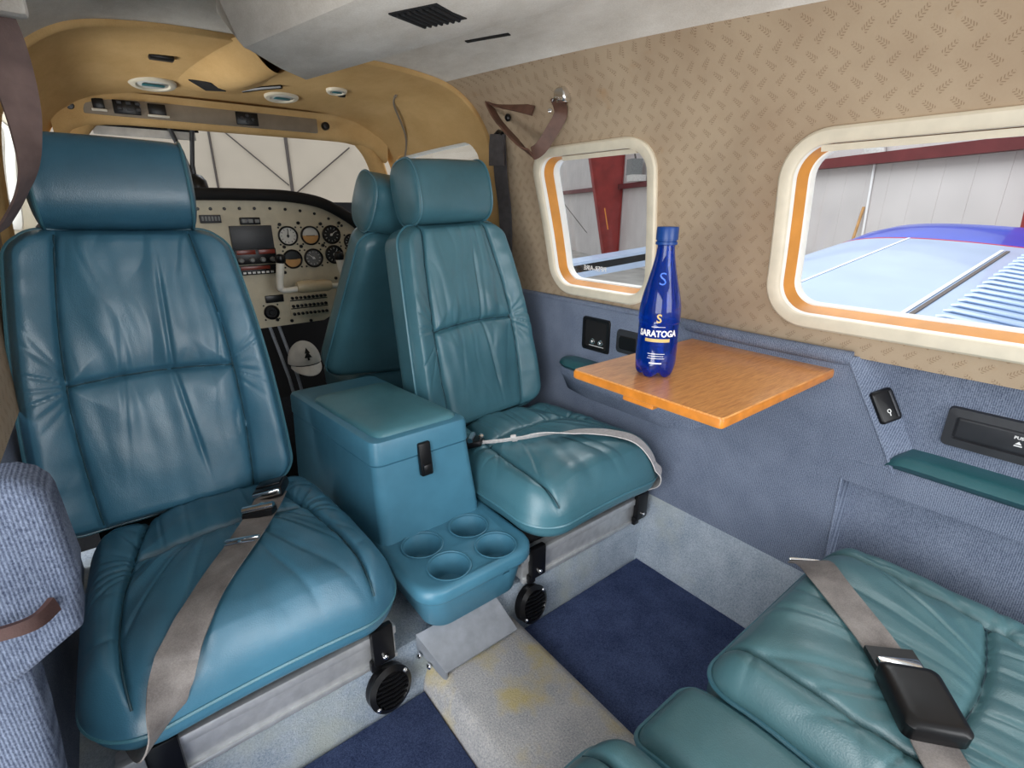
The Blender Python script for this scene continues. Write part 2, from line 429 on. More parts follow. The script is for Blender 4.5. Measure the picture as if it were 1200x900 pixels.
# window trims -------------------------------------------------------------
def rr_loop(h, grow, off, n=10, side=1):
    y0, y1, t0, t1, r = h[:5]; cy, ct = (y0 + y1) / 2, (t0 + t1) / 2
    return [wallpt(skew(h, y, t), t, off, side) for y, t in rrect2(cy, ct, (y1 - y0) / 2 + grow, (t1 - t0) / 2 + grow, max(.008, r + grow), n)]
def rrect2(cx, cy, hx, hy, r, n):
    base = rrect(cx, cy, hx, hy, r, n); out = []
    m = len(base)
    for i in range(m):      # subdivide long straight runs so the loop follows the curved wall
        a, b = base[i], base[(i + 1) % m]; out.append(a)
        if math.hypot(b[0] - a[0], b[1] - a[1]) > .05:
            for k in range(1, 8): out.append((lerp(a[0], b[0], k / 8), lerp(a[1], b[1], k / 8)))
    return out
def window(name, h, lab, side=1, dep=.055, trim=.026, mats=('cream', 'white_lip', 'orange')):
    prof = [(trim, .004), (trim, -.006), (trim - .004, -.010), (.006, -.011), (.001, -.008), (0, -.002)]
    mb = MB(); mb.loft([rr_loop(h, g, o, side=side) for g, o in prof], True, False, False)
    root = mb.build(name, mats[0]); props(root, kind='structure')
    mb = MB(); mb.loft([rr_loop(h, g, o, side=side) for g, o in ((0, -.002), (-.001, .004), (-.002, .008))], True, False, False); mb.build('inner_lip', mats[1], root)
    mb = MB(); mb.loft([rr_loop(h, g, o, side=side) for g, o in ((-.002, .008), (-.002, .010), (-.011, .030), (-.012, .034))], True, False, False); mb.build('amber_seal', mats[2], root)
    mb = MB(); mb.loft([rr_loop(h, g, o, side=side) for g, o in ((-.012, .034), (-.015, .036), (-.017, .046), (-.016, dep))], True, False, False); mb.build('outer_lip', mats[1], root)
    l0 = rr_loop(h, -.0155, dep - .004, side=side); l1 = rr_loop(h, -.0155, dep - .001, side=side)
    mb = MB(); mb.add(l0 + l1, [tuple(range(len(l0))), tuple(range(len(l0), 2 * len(l0)))]); g = mb.build('window_pane', 'glass', root, smooth=False)
    return root
w1 = window('window_1', WIN1, '')
w2 = window('window_2', WIN2, '')
w3 = window('window_3', WINC, '', mats=('tan', 'white_lip', 'cream'), trim=.016)
w4 = window('window_4', WINC, '', side=-1, mats=('tan', 'white_lip', 'cream'), trim=.016)
# roller shade lips along the tops of the cabin windows
for h, root in ((WIN1, w1), (WIN2, w2)):
    mb = MB(); y0, y1, t0, t1, r = h[:5]
    mb.loft([[wallpt(y, t1 - .014, .006), wallpt(y, t1 - .003, .004), wallpt(y, t1 - .003, .03), wallpt(y, t1 - .014, .03)] for y in [lerp(y0 + .04, y1 - .04, k / 8) for k in range(9)]])
    mb.build('shade_edge', 'cream', root)
# reversed lettering read from inside the pane of the middle window
yy, tt = 1.035, t_of_z(.752)
o0 = wallpt(yy, tt, .049); ux = wallpt(yy + .02, tt, .049) - o0; up = wallpt(yy, tt + .02, .049) - o0
me = text_mesh('PIPER-AIRE', .019, basis(o0, ux, up), .0002, .0003)
dec = link('lettering', me, 'white', w1); dec['label'] = 'white reversed lettering on the glass'

# ------------------------------------------------------------------ blue lower side wall, right
FX = .60
def poly_prism(mb, pts, x0, x1, sub=None):
    """outline in (y, z), extruded between x0 and x1"""
    n = len(pts); mb.loft([[(x0, y, z) for y, z in pts], [(x1, y, z) for y, z in pts]]); return mb
mb = MB()
def panel_piece(fr_, bk_): mb.loft([[(FX, y, z) for y, z in fr_], [(.668, y, z) for y, z in bk_]])
panel_piece([(1.44, .416), (1.44, .658), (.325, .658), (.222, .474), (.222, .416)], [(1.44, .416), (1.44, .658), (.283, .658), (.186, .474), (.186, .416)])
panel_piece([(1.44, .14), (1.44, .416), (.291, .416), (.283, .155), (.283, .14)], [(1.44, .14), (1.44, .416), (.275, .416), (.268, .155), (.268, .14)])
mb.tube(smooth_path([(FX + .002, .325, .656), (FX + .002, .222, .476), (FX + .002, .228, .468), (FX + .002, .290, .462)], 6), .0035, 8)
mb.tube([(FX + .002, .2905, .418), (FX + .002, .283, .155)], .0035, 8)
mb.box((.656, -.45, .14), (.70, .36, .665))                          # recessed rear panel
mb.loft([[(FX, y, .418), (FX, y, .462), (.608, y, .470), (.66, y, .470), (.66, y, .40), (.64, y, .405), (.61, y, .415)] for y in (.2215, .2, -.45)])   # shelf below the rear armrest
mb.box((.632, -.45, .14), (.66, .285, .42))                          # lower inset panel
pb = mb.build('wall_right_lower', 'tweed', ang=35); props(pb, kind='structure')
mb = MB(); mb.box((-.70, .66, -.012), (-.648, 1.42, .62)); o = mb.build('wall_left_lower', 'tweed'); props(o, kind='structure')
# padded roll along the top of the blue panel
mb = MB(); path = smooth_path([(.612, 1.42, .660), (.612, .72, .660), (.606, .66, .657), (.602, .5, .655), (.602, .36, .655), (.606, .32, .655)], 6)
mb.tube(path, [.010] * 6 + [.011] * 3 + [.014] * (len(path) - 9), 10); o = mb.build('trim_1', 'tweed'); props(o, kind='structure')

# ------------------------------------------------------------------ floor
mb = MB(); mb.box((-.75, -.5, -.06), (.75, 1.5, -.012)); fl = mb.build('floor', 'carpet'); props(fl, kind='structure')
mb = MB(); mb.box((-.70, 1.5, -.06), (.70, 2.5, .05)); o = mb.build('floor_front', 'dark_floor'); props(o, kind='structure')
# carpeted spar box under the seats (riser)
mb = MB(); mb.loft([[(x, .712, -.012), (x, .728, .095), (x, .738, .105), (x, 1.5, .105), (x, 1.5, -.012)] for x in (-.66, -.3, 0, .3, .66)])
rs = mb.build('trim_2', 'carpet'); props(rs, kind='structure')
# carpeted cove between mat and right wall
mb = MB(); mb.loft([[(.535, y, -.012), (.545, y, .004), (.585, y, .10), (.60, y, .172), (.615, y, .178), (.66, y, .17), (.66, y, -.012)] for y in [lerp(.95, -.4, k / 20) for k in range(21)]])
cv = mb.build('baseboard_right', 'carpet'); props(cv, kind='structure')
# centre tunnel
mb = MB(); mb.loft([[(-.126, y, -.012), (-.122, y, .012), (-.108, y, .040), (-.092, y, .050), (.092, y, .050), (.108, y, .040), (.122, y, .012), (.126, y, -.012)] for y in [lerp(.735, -.4, k / 20) for k in range(21)]])
tn = mb.build('trim_3', 'tunnel_carpet'); props(tn, kind='structure')
for nm, x0, x1, lab in (('floor_mat', -.60, -.127, 'navy carpet mat in front of the left passenger seat'), ('floor_mat', .127, .54, 'navy carpet mat below the oak table, right of the pale tunnel')):
    mb = MB(); y0, y1 = -.3, .706
    mb.loft([[(x0 + i, y0, z), (x1 - i, y0, z), (x1 - i, y1 - i, z), (x0 + i, y1 - i, z)] for i, z in ((0, -.012), (0, -.002), (.004, .001))]); o = mb.build(nm, 'mat', loc=((x0 + x1) / 2, .3, -.012)); props(o, lab, 'mat')

# ------------------------------------------------------------------ pillows (upholstery)
def pillow(nx, ny, hwf, y0, y1, Rf, T, rf, rb, disp, warp, bulge=0.0):
    yc, hh = (y0 + y1) / 2, (y1 - y0) / 2
    def flat(a, b):
        hw = hwf((b + 1) / 2); Rr = Rf(b); x, y = a * hw, b * hh
        ix = max(-(hw - Rr), min(hw - Rr, x)); iy = max(-(hh - Rr), min(hh - Rr, y)); dx, dy = x - ix, y - iy
        if dx and dy:
            m = max(abs(dx), abs(dy)); L = math.hypot(dx, dy); dx *= m / L; dy *= m / L; s = Rr - m
        else: s = min(hw - abs(x), hh - abs(y))
        return ix + dx, iy + dy, max(s, 0)
    def drop(s, r): return 0 if s >= r else r - math.sqrt(max(0, r * r - (r - s) ** 2))
    av = [math.sin(PI / 2 * (2 * i / nx - 1)) * .55 + .45 * (2 * i / nx - 1) for i in range(nx + 1)]
    bv = [math.sin(PI / 2 * (2 * j / ny - 1)) * .55 + .45 * (2 * j / ny - 1) for j in range(ny + 1)]
    mb = MB(); idx = {}
    for j, b in enumerate(bv):
        for i, a in enumerate(av):
            x, y, s = flat(a, b); z = -drop(s, rf)
            if disp: z += disp(x, y + yc, s) * min(1, s / (rf * .5))
            idx[0, i, j] = len(mb.v); mb.v.append(tuple(warp(x, y + yc, z)))
    for j, b in enumerate(bv):
        for i, a in enumerate(av):
            x, y, s = flat(a, b); idx[1, i, j] = len(mb.v); mb.v.append(tuple(warp(x, y + yc, -T + drop(s, rb))))
    for k in (0, 1):
        for j in range(ny):
            for i in range(nx): mb.f.append((idx[k, i, j], idx[k, i + 1, j], idx[k, i + 1, j + 1], idx[k, i, j + 1])); mb.mi.append(0)
    ring = [(i, 0) for i in range(nx)] + [(nx, j) for j in range(ny)] + [(i, ny) for i in range(nx, 0, -1)] + [(0, j) for j in range(ny, 0, -1)]
    prev = [idx[0, i, j] for i, j in ring]; K = 5
    for k in range(1, K + 1):
        if k == K: cur = [idx[1, i, j] for i, j in ring]
        else:
            cur = []
            for i, j in ring:
                x, y, s = flat(av[i], bv[j]); u = k / K; g = 1 + bulge * math.sin(PI * u)
                cur.append(len(mb.v)); mb.v.append(tuple(warp(x * g, y + yc, lerp(-rf, -T + rb, u))))
        for q in range(len(ring)):
            w_ = (q + 1) % len(ring); mb.f.append((prev[q], prev[w_], cur[w_], cur[q])); mb.mi.append(0)
        prev = cur
    def edge(z_in, inset=0.0, out=.001):
        pts = []
        for i, j in ring:
            x, y, s = flat(av[i] * (1 - inset), bv[j] * (1 - inset)); k = 1 + out / .2
            pts.append(warp(x * k, y + yc, z_in))
        res = [pts[0]]
        for p in pts[1:]:
            if (Vector(p) - Vector(res[-1])).length > .006: res.append(p)
        return res
    def surf(x, y, lift=0):
        b = (y - yc) / hh; s = max(0, min(hwf((b + 1) / 2) - abs(x), hh - abs(y - yc)))
        return warp(x, y, -drop(s, rf) + (disp(x, y, s) * min(1, s / (rf * .5)) if disp else 0) + lift)
    mb.surf = surf
    return mb, edge

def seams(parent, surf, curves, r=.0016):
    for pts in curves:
        P_ = [surf(x, y, .0012) for x, y in pts]; mb = MB(); mb.tube(P_, r, 6); mb.build('seam', 'groove_shade', parent)  # dark tube along each groove stands in for its shadow
def back_seams(H, hwf):
    f = lambda y: hwf(y / H) * .60 + .012 * math.sin(PI * y / H); ym = H * .5
    ys = [lerp(.012, H - .012, k / 60) for k in range(61)]
    return [[(f(y), y) for y in ys], [(-f(y), y) for y in ys], [(x, ym + .008 * math.cos(abs(x) / f(ym) * PI / 2)) for x in [lerp(-f(ym), f(ym), k / 30) for k in range(31)]]]
def cushion_seams(D, wh, fr=.60):
    f = lambda y: wh * (.48 + .26 * math.sin(PI * min(1, max(0, 1 - y / D)) * .60) ** 1.3); yq_ = D * fr
    ys = [lerp(.010, D - .02, k / 60) for k in range(61)]
    return [[(f(y), y) for y in ys], [(-f(y), y) for y in ys], [(x, yq_ + .02 * math.cos(abs(x) / f(yq_) * PI / 2)) for x in [lerp(-f(yq_), f(yq_), k / 30) for k in range(31)]]]

def crease(x, y, seed, fx, fy, wid=.16):
    n = nz(x * fx + .7 * nz(x * 8, y * 8, seed + 5.3), y * fy + .5 * nz(x * 7 + 4, y * 7, seed + 9.1), seed)
    return -max(0, 1 - abs(n) / wid) ** 1.4

def back_disp(seed, ym, ytop, ybot, hwf):
    def d(x, y, s):
        b = (y - ybot) / (ytop - ybot); hw = hwf(b)
        xs = hw * .60 + .012 * math.sin(PI * b * 1.0); ysm = ym + .008 * math.cos(min(1, abs(x) / xs) * PI / 2)
        d1 = abs(abs(x) - xs); inn = abs(x) < xs; d2 = abs(y - ysm)
        dm = min(d1, d2) if inn else d1
        z = .016 * (1 - math.exp(-dm / .026)) - .0085 * math.exp(-(d1 / .0045) ** 2)
        if inn:
            z -= .0095 * math.exp(-(d2 / .005) ** 2)
            up_ = y > ysm; e = math.exp(-d2 / (.075 if not up_ else .045)); e2 = math.exp(-(ytop - y) / .12) if up_ else 0
            fan = x * (1 + (.9 * (ytop - y) if up_ else 1.1 * d2))
            z += .0058 * nz(fan * 30, y * 2.0, seed) * min(1, .14 + e + e2) * (1 - math.exp(-d2 / .016))
            z += .0030 * crease(fan, y, seed + 3, 19, 1.8, .26) * min(1, .05 + e + e2) * (1 - math.exp(-d2 / .010))
            xd = .028 + (.05 if up_ else -.11) * (y - ysm) * (1 if up_ else 1.0)
            z -= .0055 * math.exp(-((x - xd) / .0042) ** 2) * (1 if d2 < .16 else math.exp(-(d2 - .16) / .03))
            z -= .0035 * math.exp(-((x + .05 - .12 * (y - ysm)) / .005) ** 2) * e
        else:
            dj = math.hypot(abs(x) - xs, (y - ym) * .8)
            th = math.atan2(y - ym, abs(x) - xs + .02)
            z += .0046 * crease(th * .14, dj * .35, seed + (2 if x > 0 else 7), 20, 5, .25) * math.exp(-dj / .08)
            z += .0028 * nz(x * 12, y * 30, seed + 11) * math.exp(-d1 / .05)
        return z + .0022 * nz(x * 22, y * 16, seed)
    return d

def seat_disp(seed, D, wh, fr=.60):
    """cushion: y = 0 at the free front edge, D at the back"""
    def d(x, y, s):
        u = y / D; xs = wh * (.48 + .26 * math.sin(PI * min(1, max(0, 1 - u)) * .60) ** 1.3)
        yc = D * fr + .02 * math.cos(min(1, abs(x) / xs) * PI / 2)
        d1 = abs(abs(x) - xs); inn = abs(x) < xs; d2 = abs(y - yc); dm = min(d1, d2) if inn else d1
        z = .017 * (1 - math.exp(-dm / .030)) - .0085 * math.exp(-(d1 / .0045) ** 2)
        if inn:
            z -= .009 * math.exp(-(d2 / .005) ** 2)
            r = math.hypot(x * .8, y - yc)
            th = math.atan2(x, max(.03, yc - y + .07)) if y < yc else x * 6
            e = math.exp(-d2 / .14) + .9 * math.exp(-y / .10)
            z += .0058 * nz(th * 6.5, r * 2.5, seed) * min(1, .25 + e) * (1 - math.exp(-d2 / .018))
            z += .0040 * crease(th * .20, r * .25, seed + 3, 22, 7, .2) * min(1, .12 + e) * (1 - math.exp(-d2 / .012))
        else:
            th = math.atan2(y - yc, abs(x) - xs + .03); r = math.hypot(abs(x) - xs, y - yc)
            z += .0055 * crease(th * .16, r * .3, seed + (2 if x > 0 else 7), 18, 5, .22) * math.exp(-r / .12)
            z += .0020 * crease(x, y, seed + 12, 9, 13, .16)
        return z + .0022 * nz(x * 20, y * 20, seed)
    return d

def bvh_of(o):
    me = o.data; off = world_loc(o)
    return BVHTree.FromPolygons([v.co + off for v in me.vertices], [p.vertices[:] for p in me.polygons])

def headrest(parent, c, ax, up, W, dep, hgt, mat):
    """stubby roll: a rounded section swept across, domed ends with a welt"""
    ax, up = Vector(ax).normalized(), Vector(up).normalized(); nn = ax.cross(up).normalized(); c = Vector(c)
    def secl(x, k, kz):
        pts = []
        for q in range(40):
            a = 2 * PI * q / 40; ca, sa = math.cos(a), math.sin(a); e = 2 / 2.7
            pts.append(c + ax * x + nn * (math.copysign(abs(ca) ** e, ca) * dep / 2 * k) + up * (math.copysign(abs(sa) ** e, sa) * hgt / 2 * kz))
        return pts
    h = W / 2; loops = []
    for q in range(6): a = PI / 2 * q / 6; loops.append(secl(-h - .014 * math.cos(a), max(.02, math.sin(a)) , max(.02, math.sin(a))))
    loops.append(secl(-h, 1, 1)); loops.append(secl(-h + .003, .985, .985))
    for q in range(1, 16):
        u = q / 16; g = 1 + .02 * math.sin(PI * u); loops.append(secl(lerp(-h, h, u), g, g))
    loops.append(secl(h - .003, .985, .985)); loops.append(secl(h, 1, 1))
    for q in range(5, -1, -1): a = PI / 2 * q / 6; loops.append(secl(h + .014 * math.cos(a), max(.02, math.sin(a)), max(.02, math.sin(a))))
    mb = MB(); mb.loft(loops); o = mb.build('headrest', mat, parent, ang=60)
    for sx in (-1, 1):
        mb = MB(); mb.tube(secl(sx * h, 1.012, 1.012), .0028, 6, True); mb.build('piping', 'piping', o)
    return o

def passenger_seat(name, label, xc, xt, seed, mat, yaw, cush_x, mats_front='alu'):
    root = thing(name, label, 'seat', (cush_x, .95, .105), 'aft-facing passenger seats')
    B0 = Vector((xc, 1.092, .350)); T1 = Vector((xt, 1.205, .888)); H = (T1 - B0).length
    up = (T1 - B0).normalized(); ex = Vector((math.cos(yaw), math.sin(yaw), 0)); ex = (ex - up * ex.dot(up)).normalized(); nn = ex.cross(up)
    hwf = lambda b: lerp(.212, .164, max(0, min(1, b))) + .010 * math.sin(PI * max(0, min(1, b)))
    def wb(x, y, z): return B0 + up * y + ex * x + nn * (z + .014 * math.sin(PI * min(1, max(0, y / H)) * 1.0) - .018 * (x / .2) ** 2 * -1)
    mb, edge = pillow(190, 220, hwf, 0, H, lambda b: .05 if b > 0 else .06, .125, .030, .04, back_disp(seed, H * .50, H, 0, hwf), wb, .0)
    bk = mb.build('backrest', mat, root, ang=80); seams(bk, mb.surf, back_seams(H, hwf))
    mb = MB(); mb.tube(edge(-.026, 0, .0015), .0035, 6, True); mb.build('piping', 'piping', bk)
    headrest(root, T1 + up * .079 + nn * -.020, ex, up, .222, .135, .158, mat)
    for sx in (-.06, .06):
        mb = MB(); mb.tube([T1 + ex * sx - up * .02 - nn * .05, T1 + ex * sx + up * .05 - nn * .04], .006, 8); mb.build('headrest_post', 'chrome', root)
    # cushion
    D = .48; Yf = .645; wh = .220
    C0 = Vector((cush_x, Yf, .372))
    hw2 = lambda b: wh - .012 * max(0, b - .5) * 2
    def wc(x, y, z):
        k = max(0, (.16 - y) / .16)
        return C0 + Vector((x, y, z - .030 * (y / D) - .020 * k * k + .012 * math.cos(min(1, abs(x) / wh) * PI / 2)))
    mb, edge2 = pillow(190, 200, hw2, 0, D, lambda b: .09 if b < 0 else .06, .118, .064, .042, seat_disp(seed + 20, D, wh), wc, .01)
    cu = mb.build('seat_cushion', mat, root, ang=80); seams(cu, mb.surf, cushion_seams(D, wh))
    mb = MB(); mb.tube(edge2(-.072, 0, .001), .0033, 6, True); mb.build('piping', 'piping', cu)
    # aluminium frame on the spar box
    mb = MB(); x0, x1 = cush_x - .205, cush_x + .215
    mb.box((x0, .722, .118), (x1, .750, .186), .004); mb.box((x0, .715, .170), (x1, .728, .188), .002); mb.box((x0, .717, .112), (x1, .730, .122), .002)
    mb.build('front_rail', 'alu', root, ang=30)
    mb = MB()
    for sx in (x0 + .02, x1 - .04): mb.box((sx, .75, .12), (sx + .022, 1.16, .158), .003)
    mb.box((x0, 1.12, .12), (x1, 1.15, .17), .003); mb.box((x0 + .01, .752, .172), (x1 - .01, 1.12, .238), .004)
    mb.build('base_frame', 'matte_black', root)
    return root, bk, cu
SL, SLb, SLc = passenger_seat('passenger_seat', 'large teal leather passenger seat nearest the camera, grey belt lying across its cushion', -.432, -.419, 1.7, 'leather', R(0), -.385)
SR, SRb, SRc = passenger_seat('passenger_seat', 'teal leather passenger seat beside the oak table and the sidewall', .312, .288, 6.2, 'leather_green', R(3), .345)
def bracket(root, x, y=.708, lean=0):
    mb = MB(); mb.box((x - .021, y - .004, .125), (x + .021, y + .012, .205), .004); mb.box((x - .026, y + .0, .112), (x - .006, y + .012, .135), .003)
    b = mb.build('mounting_bracket', 'black', root)
    mb = MB(); mb.lathe([(.0055, 0), (.0055, .004), (.003, .006)], (x, y - .004, .142), (0, -1, 0), 10); mb.build('bolt', 'chrome', b)
bracket(SL, -.200); bracket(SL, -.535); bracket(SR, .176); bracket(SR, .545)

def floor_vent(x, z, label):
    c = Vector((x, .700, z)); ax = Vector((.12, -1, .22)).normalized(); r = .043
    root = thing('floor_vent', label, 'vent', (x, .72, z), 'round floor vents')
    mb = MB(); mb.lathe([(r * .55, -.004), (r * .98, -.004), (r, -.010), (r, -.022), (r * .8, -.026)], c - ax * -.012, ax, 36); mb.lathe([(r, -.01), (r * 1.02, -.004), (r * .8, .002), (r * .72, -.004)], c + ax * .012, ax, 36, False)
    mb.build('housing', 'black', root)
    q = Vector((0, 0, 1)).rotation_difference(ax).to_matrix()
    mb = MB()
    for k in range(-3, 4):
        w_ = math.sqrt(max(0, (r * .74) ** 2 - (k * .0085) ** 2)); p = c + ax * .012
        mb.tube([p + q @ Vector((-w_, k * .0085, 0)), p + q @ Vector((0, k * .0085, .004)), p + q @ Vector((w_, k * .0085, 0))], .0026, 6)
    mb.build('louvres', 'black', root)
    for a in (40, 220):
        mb = MB(); mb.lathe([(.0045, 0), (.0045, .003), (.002, .005)], c + ax * .010 + q @ Vector((math.cos(R(a)) * r * .88, math.sin(R(a)) * r * .88, 0)), ax, 10); mb.build('screw', 'chrome', root)
floor_vent(-.200, .070, 'round black louvred vent under the front corner of the left seat, navy mat below')
floor_vent(.150, .068, 'round black louvred vent half hidden behind the blue cup tray')

# ------------------------------------------------------------------ console box with cup tray
CX = -.012
cons = thing('armrest_console', 'blue plastic storage console with hinged lid and four-cup tray between the two passenger seats', 'console', (CX, .95, .12))
sk = -.10  # slight splay seen in the box
def zloop(x0, x1, y0, y1, z, r, n=6): return [(x + sk * (y - .87), y, z) for x, y in rrect((x0 + x1) / 2, (y0 + y1) / 2, (x1 - x0) / 2, (y1 - y0) / 2, r, n)]
mb = MB(); mb.loft([zloop(-.118 + CX, .128 + CX, .842, 1.30, .20, .02), zloop(-.117 + CX, .127 + CX, .846, 1.30, .26, .02), zloop(-.110 + CX, .116 + CX, .868, 1.29, .430, .02), zloop(-.107 + CX, .113 + CX, .871, 1.287, .432, .02)])
mb.build('body', 'plastic', cons)
mb = MB(); mb.loft([zloop(-.107 + CX, .113 + CX, .871, 1.287, .432, .02), zloop(-.112 + CX, .118 + CX, .865, 1.292, .435, .022), zloop(-.111 + CX, .117 + CX, .867, 1.291, .476, .022), zloop(-.108 + CX, .114 + CX, .870, 1.288, .483, .020), zloop(-.100 + CX, .106 + CX, .878, 1.28, .486, .018)])
lid = mb.build('lid', 'plastic', cons)
mb = MB(); ls = []
for i, z in ((-.001, .484), (-.001, .489), (.003, .4945), (.010, .498), (.04, .503), (.07, .504)): ls.append(zloop(-.092 + CX + i, .100 + CX - i, .884 + i, 1.185 - i, z, max(.004, .022 - i * .2)))
mb.loft(ls); p = mb.build('lid_pad', 'pad', lid)
mb = MB(); lx = -.013
q = Matrix.Rotation(R(-7), 4, 'X'); q.translation = Vector((lx, .862, .425))
mb.box((-.014, -.008, -.038), (.014, .006, .036), .004, 3, q); mb.box((-.010, -.012, -.034), (.010, -.006, -.012), .003, 2, q); mb.build('latch', 'black', cons)
# cup tray with four wells cut out
mb = MB(); tx0, tx1, ty0, ty1 = -.133, .137, .662, .93
def tl(i, z, r=.045): return [(x, y, z) for x, y in rrect((tx0 + tx1) / 2, (ty0 + ty1) / 2, (tx1 - tx0) / 2 - i, (ty1 - ty0) / 2 - i, r, 8)]
mb.loft([tl(.030, .148, .04), tl(.026, .152, .042), tl(.014, .218, .045), tl(.012, .226, .045), tl(.002, .229, .05), tl(0, .233, .05), tl(0, .252, .05), tl(.003, .258, .05), tl(.010, .261, .048), tl(.016, .260, .045)])
me = mb.mesh('cup_tray'); tray = link('cup_tray', me, 'plastic', cons)
cups = [(-.060, .806), (.052, .803), (.060, .712), (-.050, .716)]
bmc = bmesh.new()
for cx_, cy_ in cups: bmesh.ops.create_cone(bmc, cap_ends=True, segments=40, radius1=.036, radius2=.042, depth=.09, matrix=Matrix.Translation((cx_, cy_, .2565)))
mc = bpy.data.meshes.new('cut'); bmc.to_mesh(mc); bmc.free(); mc.transform(Matrix.Translation(-world_loc(cons)))
oc = bpy.data.objects.new('cut', mc); COL.objects.link(oc); oc.parent = cons
md = tray.modifiers.new('b', 'BOOLEAN'); md.object = oc; md.operation = 'DIFFERENCE'; md.solver = 'EXACT'
bv = tray.modifiers.new('bev', 'BEVEL'); bv.width = .003; bv.segments = 2; bv.angle_limit = R(50)
bpy.context.view_layer.update(); dg = bpy.context.evaluated_depsgraph_get(); dg.update()
nm = bpy.data.meshes.new_from_object(tray.evaluated_get(dg)); tray.modifiers.clear(); tray.data = nm; bpy.data.objects.remove(oc)
bm = bmesh.new(); bm.from_mesh(nm)
for e in bm.edges: e.smooth = not (len(e.link_faces) == 2 and e.calc_face_angle(0) > R(50))
for f in bm.faces: f.smooth = True
bm.to_mesh(nm); bm.free()
for cx_, cy_ in cups:
    mb = MB(); mb.lathe([(.0432, .2612), (.0445, .2626), (.0425, .2634), (.041, .2618)], (cx_, cy_, 0), (0, 0, 1), 40, False); mb.build('cup_rim', 'plastic', tray)

# aluminium kick plate
mb = MB()
pl = [(-.126, .727, .124), (.062, .727, .124), (.080, .665, .060), (-.098, .665, .060)]
mb.loft([pl, [(x, y - .001, z + .004) for x, y, z in pl]])
mb.loft([[(-.126, .727, .128), (-.098, .664, .064), (-.098, .664, .04), (-.126, .727, .09)], [(-.122, .727, .128), (-.094, .664, .064), (-.094, .664, .04), (-.122, .727, .09)]])
o = mb.build('kick_plate', 'alu_dull', loc=(-.02, .70, .06), ang=20); props(o, 'sloping bare aluminium plate below the cup tray at the head of the tunnel', 'plate')
for x, y, z in ((-.125, .716, .085), (-.115, .695, .068)):
    mb = MB(); mb.lathe([(.006, 0), (.006, .003), (.003, .005)], (x - .002, y, z), (-1, -.25, .1), 10); mb.build('bolt', 'chrome', o)

# ------------------------------------------------------------------ rear bench
def bench(name, label, cx, x_half, Yf, D, ztop, seed, plainpad=False, grp=None):
    root = thing(name, label, 'seat', (cx, Yf - D / 2, .02), grp)
    C0 = Vector((cx, Yf, ztop))
    def wc(x, y, z): return C0 + Vector((-x, -y, z - .02 * max(0, (.12 - y) / .12) ** 2 - (.0 if plainpad else .025 * y / D)))
    if plainpad: dsp = lambda x, y, s: .006 * (1 - (x / x_half) ** 2) + .0012 * nz(x * 25, y * 25, seed)
    else: dsp = seat_disp(seed, D, x_half, .42)
    mb, edge = pillow(60 if plainpad else 170, 60 if plainpad else 190, lambda b: x_half, 0, D, (lambda b: .025) if plainpad else (lambda b: .055), .16, .03 if plainpad else .055, .03, dsp, wc, .005)
    c = mb.build('seat_cushion', 'leather_bench', root, ang=80)
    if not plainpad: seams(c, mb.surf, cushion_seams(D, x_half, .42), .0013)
    mb = MB(); mb.tube(edge(-.02 if plainpad else -.042, 0, .001), .0036, 6, True); mb.build('piping', 'piping', c)
    mb = MB(); mb.box((cx - x_half + .02, Yf - D + .02, -.012), (cx + x_half - .02, Yf - .03, ztop - .15), .006); mb.build('seat_base', 'carpet', root)
    return root, c
BR, BRc = bench('padded_bench', 'rear teal seat cushion by the right wall, buckled grey belt lying on it', .300, .222, .262, .56, .352, 12.4)
BP, BPc = bench('padded_divider', 'narrow plain teal pad between the two rear seat cushions', .010, .064, .270, .54, .318, 31.0, True)
BL, BLc = bench('padded_bench', 'rear teal seat cushion left of the narrow pad, only its front corner in view', -.292, .222, .288, .56, .350, 17.9)

# ------------------------------------------------------------------ belts lying on the cushions
def drape(trees, pts, lift=.004, k=10, side=None, hw=.022):
    sv = Vector(side).normalized() if side is not None else Vector((0, 0, 0)); sv.z = 0; out = []
    for x, y in [(p.x, p.y) for p in smooth_path([(a, b, 0) for a, b in pts], k)]:
        zs = []
        for tr_ in trees:
            for q in ((-1, -.5, 0, .5, 1) if side is not None else (0,)):
                h = tr_.ray_cast(Vector((x + sv.x * hw * q, y + sv.y * hw * q, 1.0)), Vector((0, 0, -1)))
                if h[0] is not None: zs.append(h[0].z - (.004 if abs(q) == 1 else 0))
        out.append([x, y, max(zs) if zs else .2])
    n = len(out)
    for _ in range(25):      # taut webbing bridges the small pleats
        z = [o[2] for o in out]
        for i in range(1, n - 1): out[i][2] = max(z[i], .5 * (z[i - 1] + z[i + 1]))
    for _ in range(14):
        z = [o[2] for o in out]
        for i in range(1, n - 1): out[i][2] = .5 * z[i] + .25 * (z[i - 1] + z[i + 1])
    return [Vector((a, b, c + lift)) for a, b, c in out]
def tilt(tree, path, side, hw=.02):
    sv = Vector(side); sv.z = 0; sv.normalize(); out = []; last = Vector(side)
    for p in path:
        z = []
        for q in (-1, 1):
            h = tree.ray_cast(Vector((p.x + sv.x * hw * q, p.y + sv.y * hw * q, 1.0)), Vector((0, 0, -1))); z.append(h[0].z if h[0] is not None else None)
        if None not in z and max(z) - min(z) < .05: last = Vector((sv.x, sv.y, (z[1] - z[0]) / (2 * hw)))
        out.append(last.copy())
    for o_ in out: o_.z = max(-.5, min(.5, o_.z))
    for _ in range(60): out = [out[0]] + [(out[i - 1] + out[i] * 2 + out[i + 1]) / 4 for i in range(1, len(out) - 1)] + [out[-1]]
    return out
